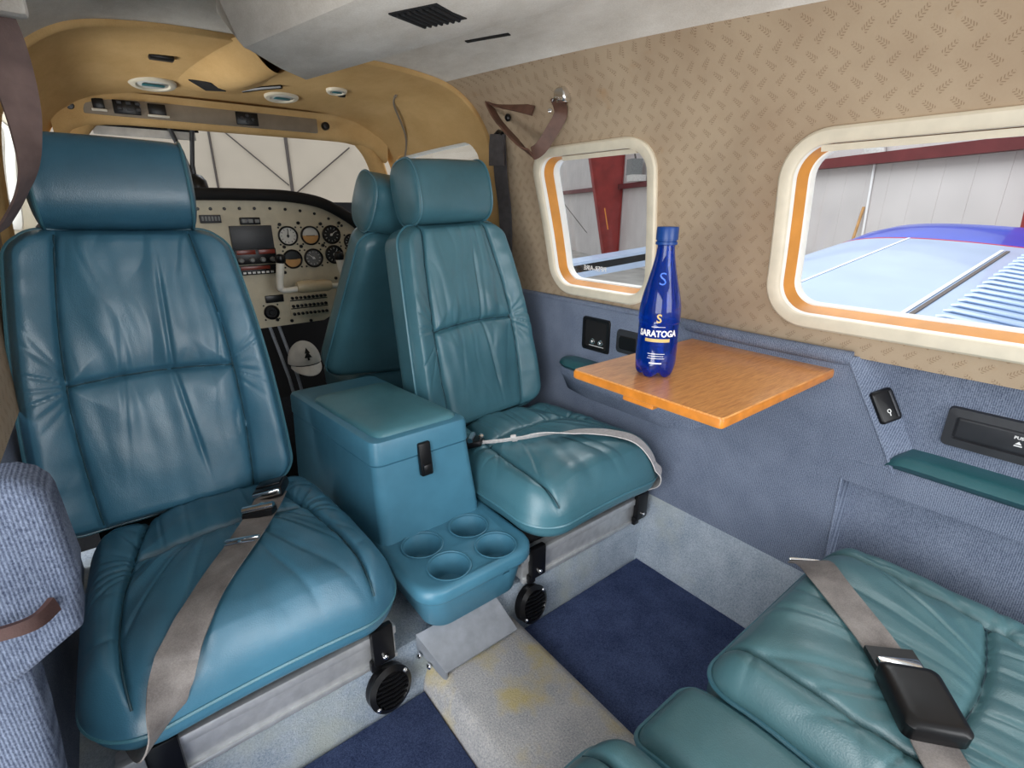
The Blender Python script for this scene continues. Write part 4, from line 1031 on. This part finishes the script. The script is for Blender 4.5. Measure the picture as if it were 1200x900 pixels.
for k in range(6):
    mb = MB(); x = -.340 + .0225 * (k % 3); z = 1.198 + .016 * (k // 3); mb.box((x, fy - .012, z), (x + .012, fy - .009, z + .009), .001); mb.build('button', 'dark_grey', s2)
for x, z in ((-.005, 1.208), (.012, 1.198), (.012, 1.216), (.028, 1.206)):
    mb = MB(); mb.lathe([(.005, 0), (.005, .006), (.003, .007)], (x, fy - .009, z), (0, -1, 0), 10); mb.build('knob', 'dark_grey', s4)
for x, z, l in ((-.452, 1.199, 'black knob at the left end of the overhead switch panel'), (.276, 1.208, 'black knob at the right end of the overhead switch panel')):
    mb = MB(); mb.lathe([(.014, -.012), (.014, .006), (.011, .012), (.004, .013)], (x, fy - .002, z), (0, -1, 0), 18); mb.build('dimmer_knob', 'black', ohp)

# sun visor strip along the windscreen top, compass
sv = thing('sun_visor', 'pale translucent sun visor along the top left of the windscreen', 'visor', (-.28, 2.11, 1.155))
mb = MB(); mb.box((-.41, 2.105, 1.135), (-.14, 2.112, 1.166), .003); mb.build('visor_blade', 'paper', sv)
mb = MB(); mb.tube([(-.42, 2.105, 1.163), (-.13, 2.105, 1.163)], .004, 8); mb.build('visor_rod', 'matte_black', sv)
cp = thing('magnetic_compass', 'black magnetic compass on twin brackets hanging in the windscreen', 'compass', (-.19, 2.10, .99))
mb = MB()
for a, b in (((-.212, 2.09, 1.165), (-.185, 2.11, 1.08)), ((-.150, 2.09, 1.165), (-.165, 2.11, 1.06))): mb.tube([a, b, (-.165, 2.11, 1.0)], .007, 8)
mb.build('bracket', 'dark_grey', cp)
mb = MB(); mb.lathe([(.004, .048), (.020, .042), (.031, .026), (.034, .006), (.034, 0)], (-.163, 2.11, .985), (0, 0, 1), 24); mb.build('compass_dome', 'black', cp)
mb = MB(); mb.lathe([(.033, 0), (.034, -.010), (.033, -.028), (.026, -.034)], (-.163, 2.11, .985), (0, 0, 1), 24); mb.build('compass_card', 'gold', cp)

# windscreen glass
mb = MB(); rows = []
for k in range(17):
    a = lerp(-1, 1, k / 16); rows.append([(a * lerp(.46, .56, v), lerp(2.13, 2.55, v) - .12 * a * a * (v + .3), lerp(1.185, .90, v)) for v in (0, .25, .5, .75, 1)])
mb.grid(rows); o = mb.build('window_5', 'glass'); props(o, kind='structure')

# ------------------------------------------------------------------ instrument panel
IY = 2.0
ip = thing('instrument_panel', 'cream aircraft instrument panel with round gauges and radio stack beyond the seats', 'panel', (.0, IY, .5))
out = [(-.56, .50), (-.56, .86), (-.50, .92), (-.40, .945), (-.2, .952), (0, .952), (.10, .948), (.19, .932), (.26, .900), (.32, .862), (.36, .81), (.38, .74), (.38, .66), (.36, .60), (.172, .507)]
mb = MB(); mb.loft([[(x, IY, z) for x, z in out], [(x, IY + .02, z) for x, z in out]]); mb.build('panel_board', 'panel', ip, ang=30)
mb = MB(); P_ = smooth_path([(-.58, 1.985, .86), (-.51, 1.985, .93), (-.40, 1.985, .958), (-.2, 1.985, .966), (0, 1.985, .966), (.10, 1.985, .962), (.20, 1.985, .944), (.28, 1.985, .906), (.345, 1.985, .858), (.38, 1.985, .80), (.40, 1.985, .74)], 5)
mb.tube(P_, .020, 10)
rows = [[(p.x, p.y, p.z + .018), (p.x * 1.05, 2.2, p.z + .012), (p.x * 1.12, 2.46, p.z - .02)] for p in P_]; mb.grid(rows)
mb.build('glareshield', 'matte_black', ip, ang=60)
for x, z in ((-.19, .921), (-.153, .921), (-.112, .921), (-.066, .922), (-.019, .922), (.031, .922), (.082, .919), (.133, .914), (.183, .904), (.233, .886), (.28, .86)):
    mb = MB(); mb.lathe([(.0052, 0), (.0052, .003), (.003, .005)], (x, IY, z), (0, -1, 0), 10); mb.build('panel_screw', 'black', ip)
def gauge(x, z, r, face, kind):
    mb = MB(); mb.lathe([(r * 1.12, 0), (r * 1.12, .006), (r * 1.02, .009), (r * .93, .006), (r * .93, .002)], (x, IY, z), (0, -1, 0), 32, False); g = mb.build('gauge', 'black', ip)
    mb = MB(); mb.lathe([(r * .95, .002), (r * .5, .0025), (.001, .0025)], (x, IY, z), (0, -1, 0), 28); mb.build('dial_face', face, g)
    ink = 'black' if face == 'dial_white' else 'white'
    if kind == 'needle':
        mb = MB()
        for k in range(12):
            a = 2 * PI * k / 12; mb.tube([(x + r * .66 * math.cos(a), IY - .003, z + r * .66 * math.sin(a)), (x + r * .84 * math.cos(a), IY - .003, z + r * .84 * math.sin(a))], .0009, 4)
        mb.build('tick_marks', ink, g)
        mb = MB(); a = random.uniform(0, 6.28); mb.tube([(x - r * .2 * math.cos(a), IY - .004, z - r * .2 * math.sin(a)), (x + r * .7 * math.cos(a), IY - .004, z + r * .7 * math.sin(a))], [.0022, .0008], 6); mb.lathe([(.005, 0), (.004, .003)], (x, IY - .003, z), (0, -1, 0), 12); mb.build('needle', ink, g)
    elif kind == 'horizon':
        mb = MB(); mb.add([(x + r * .92 * math.cos(PI + PI * k / 16), IY - .0032, z + r * .92 * math.sin(PI + PI * k / 16) - .0) for k in range(17)], [tuple(range(17))]); mb.build('ground_half', 'wood', g)
        mb = MB(); mb.tube([(x - r * .5, IY - .0045, z), (x + r * .5, IY - .0045, z)], .0011, 5); mb.build('horizon_bar', 'black', g)
    for sx, sz in ((-1, 1), (1, 1), (-1, -1), (1, -1)):
        mb = MB(); mb.lathe([(.0034, 0), (.0034, .002), (.002, .003)], (x + sx * r * .95, IY, z + sz * r * .95), (0, -1, 0), 8); mb.build('gauge_screw', 'black', g)
for x, z, f_, k_ in ((.079, .828, 'dial_white', 'needle'), (.158, .827, 'dial_white', 'horizon'), (.237, .828, 'dial_black', 'needle'), (.084, .746, 'dial_black', 'horizon'), (.160, .746, 'dial_grey', 'needle'), (.240, .755, 'dial_black', 'needle'), (.312, .80, 'dial_black', 'needle')):
    gauge(x, z, .031 if x < .3 else .026, f_, k_)
def pbox(name, x0, x1, z0, z1, d=.012, mat='black', parent=ip, y=IY): 
    mb = MB(); mb.box((x0, y - d, z0), (x1, y - .0005, z1), .002); return mb.build(name, mat, parent)
scr = pbox('display_unit', -.109, .026, .786, .866, .010, 'dark_grey')
pbox('annunciator', -.19, -.128, .876, .902, .012, 'dark_grey'); an = pbox('annunciator', -.072, -.008, .869, .893, .012)
for k in range(3): pbox('lamp', -.066 + k * .02, -.052 + k * .02, .875, .887, .002, 'grey_metal', an, IY - .012)
for k in range(6): 
    o = pbox('panel_button', -.185 + k * .0095, -.179 + k * .0095, .883, .897, .002, 'grey_metal', ip, IY - .012)
ra = pbox('radio', -.107, .028, .736, .789, .012)
pbox('radio_display', -.100, -.040, .770, .785, .002, 'red_display', ra, IY - .012); pbox('radio_display', -.030, .024, .770, .785, .002, 'red_display', ra, IY - .012)
for x in (-.09, -.055, -.02, .012):
    mb = MB(); mb.lathe([(.009, 0), (.009, .008), (.006, .012)], (x, IY - .012, .751), (0, -1, 0), 14); mb.build('knob', 'grey_metal', ra)
rb = pbox('radio', -.102, .028, .700, .733, .012); pbox('radio_display', -.094, .000, .718, .730, .002, 'red_display', rb, IY - .012)
for k in range(7): pbox('button', -.090 + k * .015, -.080 + k * .015, .704, .711, .002, 'white', rb, IY - .012)
pbox('switch_bank', -.031, .032, .595, .622, .008, 'black')
mb = MB(); mb.lathe([(.027, 0), (.027, .007), (.021, .010), (.019, .003), (.010, .003), (.008, .008)], (-.016, IY, .560), (0, -1, 0), 28); mb.build('eyeball_vent', 'black', ip)
for sx in (-1, 1):
    for sz in (-1, 1):
        mb = MB(); mb.lathe([(.003, 0), (.003, .003)], (-.016 + sx * .024, IY, .56 + sz * .026), (0, -1, 0), 8); mb.build('panel_screw', 'black', ip)
cb = pbox('breaker_plate', .050, .195, .528, .618, .004, 'panel')
for r_ in range(3):
    for k in range(9):
        mb = MB(); mb.lathe([(.0058, 0), (.0058, .005), (.0045, .006), (.0045, .011), (.003, .012)], (.062 + k * .0152, IY - .004, .604 - r_ * .030), (0, -1, 0), 10); mb.build('circuit_breaker', 'black', cb)
for r_ in range(2):
    pbox('breaker_strip', .053, .192, .593 - r_ * .030, .5965 - r_ * .030, .002, 'matte_black', cb, IY - .004)
for x, z in ((.05, .70), (.26, .70), (.29, .755), (.06, .79), (.12, .79), (.20, .79), (.27, .87), (.12, .872), (.055, .868), (.20, .868), (.32, .745), (.29, .70), (.0, .53), (.05, .52), (.12, .512), (.235, .665)):
    mb = MB(); mb.lathe([(.006, 0), (.006, .006), (.004, .008)], (x, IY, z), (0, -1, 0), 10); mb.build('panel_knob', 'black', ip)
# co-pilot yoke
yk = thing('control_yoke', 'ivory control yoke with black grip tip in front of the instrument panel', 'yoke', (.12, 1.88, .655))
def yq(x, z): return (-.455 + (x + .455) * .94, 1.88, .92 + (z - .92) * .94)
mb = MB(); P_ = smooth_path([yq(.040, .738), yq(.034, .70), yq(.027, .655), yq(.036, .636), yq(.09, .637)], 6); mb.tube(P_, [.013] * 8 + [.012] * 8 + [.010] * (len(P_) - 16), 10); mb.build('horn', 'ivory', yk); mb = MB()
P_ = smooth_path([yq(.258, .738), yq(.262, .70), yq(.270, .655), yq(.262, .636), yq(.21, .637)], 6); mb.tube(P_, [.013] * 8 + [.012] * 8 + [.010] * (len(P_) - 16), 10); mb.build('horn', 'ivory', yk)
mb = MB(); mb.tube([yq(.086, .643), yq(.10, .643), yq(.20, .641), yq(.214, .641)], [.017, .021, .021, .016], 14); mb.build('hub', 'tan_metal', yk)
for x in (.041, .258):
    mb = MB(); p = Vector(yq(x, .747)); mb.lathe([(.010, -.016), (.017, -.008), (.018, .004), (.014, .014), (.004, .018)], p, (0, -.2, 1), 16); mb.build('grip_tip', 'black', yk)
mb = MB(); mb.tube([(.12, 1.88, .655), (.12, 2.0, .660)], .012, 12); mb.build('shaft', 'chrome', yk)

# ------------------------------------------------------------------ co-pilot seat and cap
cs = thing('cockpit_seat', 'dark teal cockpit seat seen from behind, left of the headrest by the window', 'seat', (.27, 1.65, .06))
B0 = Vector((.235, 1.62, .40)); T1 = Vector((.305, 1.42, .852)); up = (T1 - B0).normalized(); ex = Vector((-1, 0, 0)); ex = (ex - up * ex.dot(up)).normalized(); nn = ex.cross(up); Hc = (T1 - B0).length
hwc = lambda b: lerp(.222, .200, b)
mb, edge = pillow(40, 50, hwc, 0, Hc, lambda b: .05, .11, .035, .035, None, lambda x, y, z: B0 + up * y + ex * x + nn * (z + .05), 0)
o = mb.build('backrest', 'leather_green', cs, ang=80); mb = MB(); mb.tube(edge(-.078, 0, .001), .003, 6, True); mb.build('piping', 'piping', o)
headrest(cs, T1 + up * .078 + Vector((-.060, 0, 0)), ex, up, .27, .13, .15, 'leather_green')
mb, edge = pillow(30, 30, lambda b: .18, 0, .48, lambda b: .06, .12, .04, .03, None, lambda x, y, z: Vector((.29 + x, 1.58 + y * .7, .385 + z)), 0); mb.build('seat_cushion', 'leather_green', cs, ang=80)
mb = MB(); mb.box((.13, 1.60, .05), (.44, 1.90, .28), .01); mb.build('base_frame', 'matte_black', cs)
hat = thing('baseball_cap', 'white cap with a black pine tree emblem hung below the instrument panel', 'cap', (.075, 1.96, .36))
mb = MB(); hc = Vector((.068, 1.97, .362)); rows = []
for j in range(11):
    ph = R(lerp(0, 88, j / 10)); rows.append([hc + Vector((.060 * math.cos(ph) * math.cos(2 * PI * k / 28), .060 * math.cos(ph) * math.sin(2 * PI * k / 28), .082 * math.sin(ph))) for k in range(28)])
mb.loft(rows); mb.build('crown', 'cap_cloth', hat, ang=80)
mb = MB(); rows = []
for j in range(5):
    u = j / 4; rows.append([hc + Vector((lerp(.056, .058, u) * math.sin(a), -.06 * math.cos(a) * (1 + .55 * u * max(0, math.cos(a)) ** .6), -.004 - .028 * u * math.cos(a))) for a in [lerp(-1.35, 1.35, k / 16) for k in range(17)]])
mb.grid(rows); g2 = [[p + Vector((0, 0, -.003)) for p in r_] for r_ in rows]; mb.grid(g2); mb.build('brim', 'cap_cloth', hat)
mb = MB(); fy_ = hc.y - .0615
tree = [(0, .064), (.010, .044), (.005, .044), (.014, .028), (.004, .028), (.004, .018), (-.004, .018), (-.004, .028), (-.014, .028), (-.005, .044), (-.010, .044)]
def capy(x, z): ph = math.asin(min(.99, z / .082)); rr = .0615 * math.cos(ph); return hc.y - math.sqrt(max(0, rr * rr - x * x)) - .0012
mb.add([(hc.x + x, capy(x, z), hc.z + z) for x, z in tree], [(0, 1, 10), (1, 2, 9, 10), (2, 3, 8, 9), (4, 5, 6, 7), (3, 4, 7, 8)]); mb.build('tree_emblem', 'black', hat, smooth=False)
# rudder pedal tubes in the dark footwell
pd = thing('rudder_pedal', 'thin bare metal pedal rods in the dark footwell under the panel', 'pedal', (.0, 2.1, .1))
mb = MB()
for x in (-.02, .012): mb.tube([(x, 2.05, .50), (x + .03, 2.0, .30), (x + .05, 1.95, .052)], .006, 8)
mb.build('pedal_rods', 'alu_dull', pd)
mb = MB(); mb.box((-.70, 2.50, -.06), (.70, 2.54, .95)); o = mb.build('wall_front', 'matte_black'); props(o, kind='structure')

# ------------------------------------------------------------------ left: door side panel, strap, harness
dp = thing('door_side_panel', 'blue tweed side panel with brown pull strap at the open cabin door', 'panel', (-.62, .57, .3))
def slab(pts, y0, y1, bev, mat, name):
    mb = MB(); bm = bmesh.new(); vs = [bm.verts.new((x, y0, z)) for x, z in pts]; f = bm.faces.new(vs)
    ex_ = bmesh.ops.extrude_face_region(bm, geom=[f]); bmesh.ops.translate(bm, vec=(0, y1 - y0, 0), verts=[v for v in ex_['geom'] if isinstance(v, bmesh.types.BMVert)])
    bmesh.ops.recalc_face_normals(bm, faces=bm.faces[:]); ed = [e for e in bm.edges if all(abs(v.co.y - y0) < 1e-5 for v in e.verts)]
    bmesh.ops.bevel(bm, geom=ed, offset=bev, segments=4, profile=.5, affect='EDGES'); mb.frombm(bm); return mb.build(name, mat, dp, ang=50)
top = [(-.80, .706)] + [(-.566 + .030 * math.cos(R(a)), .676 + .030 * math.sin(R(a))) for a in (90, 70, 45, 20, 0)] + [(-.534, .60), (-.541, .565)] + [(-.556 + .014 * math.cos(R(a)), .548 + .014 * math.sin(R(a))) for a in (0, -35)] + [(-.584, .516), (-.600, .508), (-.80, .50)]
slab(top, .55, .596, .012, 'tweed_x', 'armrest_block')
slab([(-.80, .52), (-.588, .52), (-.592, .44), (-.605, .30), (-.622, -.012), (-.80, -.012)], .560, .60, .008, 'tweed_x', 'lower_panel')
mb = MB(); P_ = smooth_path([(-.64, .530, .588), (-.598, .528, .582), (-.570, .532, .578), (-.556, .547, .580)], 6); mb.ribbon(P_, Vector((0, .1, 1)), [interp([(0, .008), (.5, .012), (1, .016)], i / len(P_)) for i in range(len(P_))], .005); mb.build('pull_strap', 'dark_strap', dp)
# pillar behind the door opening, and the sill
mb = MB(); mb.box((-.80, .605, -.012), (-.64, .70, .50), .01); o = mb.build('trim_10', 'matte_black'); props(o, kind='structure')
mb = MB(); mb.tube([(-.60, .555, .35), (-.640, .50, .44), (-.70, .42, .56)], .010, 8); o = mb.build('door_seal', 'matte_black', loc=(-.63, .5, .4)); props(o, 'dark rubber door seal at the lower left edge beside the tweed panel', 'seal')
# harness hanging from the upper left
hn = thing('shoulder_harness', 'mauve shoulder harness hanging from the ceiling left of the nearest headrest', 'seat belt', (-.49, 1.0, 1.1))
P_ = smooth_path([(-.512, .99, 1.165), (-.505, 1.0, 1.125), (-.503, 1.0, 1.07), (-.506, 1.0, 1.02), (-.516, 1.01, .970), (-.540, 1.04, .928), (-.57, 1.08, .89)], 7)
mb = MB(); mb.ribbon(P_, [Vector((.99, .02, .05)).lerp(Vector((.35, .9, .2)), min(1, max(0, i / len(P_) - .1) * 1.5)) for i in range(len(P_))], [interp([(0, .050), (.4, .042), (.75, .034), (1, .034)], i / len(P_)) for i in range(len(P_))], .003); mb.build('webbing', 'harness', hn)
mb = MB(); mb.box((-.53, .97, 1.15), (-.47, 1.0, 1.19), .008); mb.build('anchor', 'suede', hn)

# ------------------------------------------------------------------ outside: wing, hangar
hd = R(28); D_ = Vector((math.sin(hd), math.cos(hd), 0)); N_ = Vector((math.cos(hd), -math.sin(hd), 0))
def hp(n, s, z): return N_ * n + D_ * s + Vector((0, 0, z))
def hbox(mb, n0, n1, s0, s1, z0, z1):
    c = [hp(n, s, z) for z in (z0, z1) for n, s in ((n0, s0), (n1, s0), (n1, s1), (n0, s1))]
    return mb.add(c, [(0, 1, 2, 3), (4, 5, 6, 7), (0, 1, 5, 4), (1, 2, 6, 5), (2, 3, 7, 6), (3, 0, 4, 7)])
GZ = -.85; WD = 6.5
mb = MB(); hbox(mb, WD, WD + .1, -6, 40, GZ, 7)
for k in range(110):
    s = -6 + k * .41; hbox(mb, WD - .004, WD, s, s + .05, GZ, 7)
o = mb.build('wall_hangar_right', 'hangar_panel', smooth=False); props(o, kind='structure')
mb = MB(); hbox(mb, -16, 2.4, 18.5, 18.6, GZ, 6); hbox(mb, 2.4, WD, 40, 40.1, GZ, 9); o = mb.build('wall_hangar_front', 'hangar_door', smooth=False); props(o, kind='structure')
mb = MB(); hbox(mb, -16, WD, -8, 40, GZ - .05, GZ); o = mb.build('floor_hangar', 'concrete', smooth=False); props(o, kind='structure')
k_ = 18.71 / 10.21
fx = lambda t_: (t_ + .4) * k_ - .4
fz = lambda z: (z - .92) * k_ + .92
for (t0, za), (t1, zb), w_, lab in (((-3.8, 3.6), (-3.8, .4), .05, 'dark vertical seam between hangar door leaves, left of two seen through the windscreen'), ((-2.58, 3.6), (-2.58, .4), .09, 'thicker dark vertical seam of the hangar door at the middle of the windscreen')):
    mb = MB(); hbox(mb, fx(t0) - w_ / 2, fx(t0) + w_ / 2, 18.44, 18.5, GZ, 5.5); o = mb.build('door_seam', 'seam', loc=hp(fx(t0), 18.45, GZ), smooth=False); props(o, lab, 'seam')
for (t0, za), (t1, zb), lab in (((-3.7, 2.3), (-2.62, 1.32), 'thin diagonal brace rod on the hangar door between its two seams'), ((-1.52, 1.95), (-2.5, 1.2), 'thin diagonal brace rod on the hangar door right of the thick seam')):
    mb = MB(); mb.tube([hp(fx(t0), 18.42, fz(za)), hp(fx(t1), 18.42, fz(zb))], .022, 6); o = mb.build('brace_rod', 'seam', loc=hp(fx(t0), 18.42, 0)); props(o, lab, 'rod')
# girt
mb = MB(); hbox(mb, WD - .16, WD - .012, -6, 39, 1.56, 1.71); o = mb.build('wall_girt', 'dark_red_steel', loc=hp(WD, 6, 1.6), smooth=False); props(o, 'dark red steel girt running level along the hangar wall outside', 'beam')
def column(s, t_bot, t_top, label):
    root = thing('steel_column', label, 'column', hp(WD - .3, s, GZ), 'red hangar columns')
    n0 = WD - .02
    def qd(na, nb, z, s0, s1): return [hp(na, s0, z), hp(nb, s0, z), hp(nb, s1, z), hp(na, s1, z)]
    z1 = 5.2
    tt_ = lambda z: lerp(t_bot, t_top, (z - GZ) / (z1 - GZ))
    mb = MB(); mb.loft([qd(tt_(z), n0, z, s - .012, s + .012) for z in (GZ, z1)]); mb.build('web', 'red_steel', root, smooth=False)
    mb = MB(); mb.loft([qd(tt_(z) - .02, tt_(z) + .0, z, s - .12, s + .12) for z in (GZ, z1)]); mb.build('inner_flange', 'red_steel', root, smooth=False)
    mb = MB(); mb.loft([qd(n0 - .02, n0, z, s - .12, s + .12) for z in (GZ, z1)]); mb.build('outer_flange', 'red_steel', root, smooth=False)
column(17.2, 6.02, 4.75, 'tapered red steel column seen through the middle window')
column(4.15, 5.98, 5.3, 'red steel column at the right edge of the rear window')
ht = thing('wall_heater', 'grey box heater fixed beside the red column outside the middle window', 'heater', hp(6.2, 15.6, 2.1))
mb = MB(); hbox(mb, 6.0, 6.35, 15.3, 15.7, 1.9, 2.35); mb.build('heater_case', 'grey_metal', ht, smooth=False)
mb = MB(); hbox(mb, 6.0, 6.45, 15.2, 15.6, 1.72, 1.90); mb.build('blower', 'paper', ht, smooth=False)
mb = MB(); mb.tube([hp(6.2, 15.5, 2.35), hp(6.15, 15.5, 2.55), hp(6.35, 15.5, 2.62)], .03, 8); mb.build('flue', 'seam', ht)
mb = MB(); mb.tube([hp(WD - .03, 7.0, 1.56), hp(WD - .03, 6.93, .35)], .018, 8); o = mb.build('conduit_pipe', 'white', loc=hp(WD, 7, .35)); props(o, 'white conduit running down the hangar wall behind the wing', 'pipe')
mb = MB(); mb.tube([hp(WD - .04, 7.02, .95), hp(WD - .2, 6.95, .3)], .022, 6); o = mb.build('timber_stick', 'wood', loc=hp(WD, 7, .3)); props(o, 'short timber stick leaning on the hangar wall by the white conduit', 'stick')
mb = MB()
L = []
for k in range(5): L.append([hp(WD - .08 + .05 * math.cos(a) , 7.02 + (.22 - .02 * k) * math.sin(a) + .03 * nz(k, a), 1.70 + .06 * k) for a in [2 * PI * q / 10 for q in range(10)]])
mb.loft(L); o = mb.build('paper_bag', 'paper', loc=hp(WD, 7, 1.7)); props(o, 'crumpled pale bag lying on the red girt above the conduit', 'bag')
mb = MB(); mb.tube([hp(6.1, 8.1, .42), hp(6.1, 7.9, .50), hp(6.1, 7.76, .52)], [.02, .055, .02], 10); o = mb.build('pitot_cover', 'red_paint', loc=hp(6.1, 7.9, .45)); props(o, 'small red cover at the left edge of the rear window view', 'cover')
mb = MB(); mb.tube([hp(5.6, 15.9, .30), hp(5.45, 15.9, .95)], .02, 6); o = mb.build('orange_rod', 'orange_rod', loc=hp(5.5, 15.9, .3)); props(o, 'thin orange rod leaning against the red column', 'rod')
mb = MB(); mb.tube([hp(4.9, 15.9, .2), hp(4.1, 15.9, 1.1)], .012, 5); o = mb.build('guy_cable', 'seam', loc=hp(4.5, 15.9, .5)); props(o, 'thin grey cable slanting left of the red column outside', 'cable')
mb = MB(); mb.tube([hp(3.6, 15.9, .45), hp(4.15, 15.9, .45), hp(4.2, 15.9, .52)], .03, 6); o = mb.build('wall_hook', 'matte_black', loc=hp(4, 15.9, .45)); props(o, 'short black rod end outside, low in the middle window', 'rod')
mb = MB(); mb.box((0, 0, 0), (.28, .2, .2), .03, 2, Matrix.Translation(hp(3.55, 16.2, 1.42))); o = mb.build('junction_box', 'white', loc=hp(3.6, 16.2, 1.5)); props(o, 'little white box at the left end of the girt seen through the middle window', 'box')

def airfoil(x, yle, yte, z, th, n=26):
    c = yle - yte; up_, lo_ = [], []
    for k in range(n + 1):
        u = .5 - .5 * math.cos(PI * k / n); yt = 5 * th * (.2969 * math.sqrt(u) - .126 * u - .3516 * u * u + .2843 * u ** 3 - .1036 * u ** 4)
        up_.append((x, yle - u * c, z + yt * c)); lo_.append((x, yle - u * c, z - yt * c * .75))
    return up_ + lo_[-2:0:-1]
wing = thing('aircraft_wing', 'white low wing of this aircraft seen through the rear window', 'wing', (3.2, 1.1, .2))
wz0 = lambda x: .025 + .113 * (x - .7)
st_ = [(.72, 2.35, 0, .14), (1.6, 2.22, .03, .135), (3.0, 2.18, .06, .13), (4.4, 2.14, .10, .125), (5.35, 2.11, .12, .12)]
mb = MB(); mb.loft([airfoil(x, l, t_, wz0(x), th) for x, l, t_, th in st_]); mb.build('wing_skin', 'wing', wing, ang=50)
mb = MB(); mb.loft([airfoil(x, l, t_, wz0(x) + dz_, th) for x, l, t_, th, dz_ in ((5.352, 2.11, .12, .121, 0), (5.42, 2.10, .125, .126, .004), (5.75, 2.06, .14, .138, .025), (6.0, 1.96, .18, .135, .045), (6.14, 1.80, .30, .11, .06), (6.2, 1.5, .5, .06, .07))]); mb.build('wing_tip', 'blue_paint', wing, ang=50)
mb = MB(); mb.loft([airfoil(x, 2.113, .117, wz0(x), .1225) for x in (5.335, 5.362)]); mb.build('tip_stripe', 'red_paint', wing)
def wtop(x, y):
    l = interp([(s_[0], s_[1]) for s_ in st_], x); t_ = interp([(s_[0], s_[2]) for s_ in st_], x); th = interp([(s_[0], s_[3]) for s_ in st_], x); c = l - t_; u = (l - y) / c
    return wz0(x) + 5 * th * (.2969 * math.sqrt(u) - .126 * u - .3516 * u * u + .2843 * u ** 3 - .1036 * u ** 4) * c
def wstrip(pts, w_, name, mat, lift=.004):
    mb = MB(); P_ = [Vector((x, y, wtop(x, y) + lift)) for x, y in pts]; mb.ribbon(P_, Vector((0, 1, 0)) if abs(pts[0][0] - pts[-1][0]) > abs(pts[0][1] - pts[-1][1]) else Vector((1, 0, 0)), w_, .004); return mb.build(name, mat, wing)
wstrip([(lerp(.9, 5.33, k / 12), 1.52) for k in range(13)], .018, 'skin_seam', 'wing_line')
wstrip([(lerp(1.0, 5.1, k / 12), .80) for k in range(13)], .024, 'flap_gap', 'seam')
wstrip([(lerp(1.0, 5.1, k / 12), .835) for k in range(13)], .022, 'gap_cover', 'wing_line', .006)
fp = MB(); fp.grid([[(x, y, wtop(x, y) + .008) for y in [lerp(.19, .755, k / 8) for k in range(9)]] for x in [lerp(1.0, 5.08, q / 16) for q in range(17)]]); flp = fp.build('flap', 'wing', wing)
for k in range(30):
    x = 1.15 + k * .132; mb = MB(); mb.tube([(x, .70, wtop(x, .70) + .006), (x, .66, wtop(x, .66) + .018), (x, .27, wtop(x, .27) + .018), (x, .22, wtop(x, .22) + .008)], .026, 8, False, .55); mb.build('flap_rib', 'wing', flp)

pw = thing('parked_wing', 'white and black striped wing of another aircraft low outside the middle window', 'wing', (5.2, 6.4, -.1))
def s2l(n0, n1, z0, z1, s): return [hp(n0, s, z0), hp(n1, s, z1)]
yA = Vector((4.0, 5.6, 0))
def bar(mb, za, zb, a, b, dep=.5):
    mb.loft([[Vector((x, 5.6, z0)) , Vector((x, 5.6, z1)), Vector((x + .1, 5.6 + dep, z1)), Vector((x + .1, 5.6 + dep, z0))] for x, z0, z1 in ((4.2, za, zb), (8.2, a, b))]); return mb
bar(MB(), -.16, -.07, .05, .16).build('lower_skin', 'wing', pw, smooth=False)
bar(MB(), -.07, .045, .16, .27, .45).build('black_stripe', 'matte_black', pw, smooth=False)
bar(MB(), .045, .085, .27, .32, .42).build('upper_skin', 'wing', pw, smooth=False)

# ------------------------------------------------------------------ light, world, camera
wd_ = bpy.data.worlds.new('sky'); sc.world = wd_; wd_.use_nodes = True
bgn = wd_.node_tree.nodes['Background']; bgn.inputs[0].default_value = (.93, .96, 1, 1); bgn.inputs[1].default_value = .95
def area(name, loc, target, size, energy, col=(1, 1, 1)):
    l = bpy.data.lights.new(name, 'AREA'); l.shape = 'RECTANGLE'; l.size, l.size_y = size; l.energy = energy; l.color = col
    o = bpy.data.objects.new(name, l); COL.objects.link(o); o.location = loc
    o.rotation_euler = (Vector(target) - Vector(loc)).to_track_quat('-Z', 'Y').to_euler(); return o
area('door_daylight', (-1.9, -.5, 1.25), (.1, .8, .55), (1.5, 1.4), 46, (.95, .98, 1))
area('rear_hatch_daylight', (.1, -1.9, 1.1), (.0, 1.0, .6), (1.3, 1.0), 26, (.96, .98, 1))
area('ceiling_fill', (-1.15, .15, -.2), (-.35, .75, 1.28), (.75, 1.4), 36, (1, .985, .96))  # added lamp outside the door, aimed up to lift the ceiling
area('outdoor_fill', (3.6, 3.0, 6.0), (4.6, 2.6, 0), (5, 5), 520, (.96, .98, 1))  # added lamp above the view, brightens wing and hangar wall
area('cockpit_fill', (-1.9, 1.9, .35), (.0, 1.75, 1.2), (1.2, 1.0), 60, (1, .99, .97))  # added lamp, brightens tan lining and panel through the side window

cam = bpy.data.cameras.new('camera'); co_ = bpy.data.objects.new('camera', cam); COL.objects.link(co_); sc.camera = co_
cam.sensor_fit = 'HORIZONTAL'; cam.sensor_width = 36; cam.lens = 590 / 1200 * 36; cam.clip_start = .02; cam.clip_end = 200
co_.location = (-.455, 0, .92); co_.rotation_euler = (R(90 - 19.16), 0, R(-38.1))
vs_ = sc.view_settings; vs_.view_transform = 'Standard'; vs_.look = 'None'; vs_.exposure = 0; vs_.gamma = 1; vs_.use_curve_mapping = False
sc.cycles.max_bounces = 10; sc.cycles.transparent_max_bounces = 16; sc.cycles.use_denoising = True
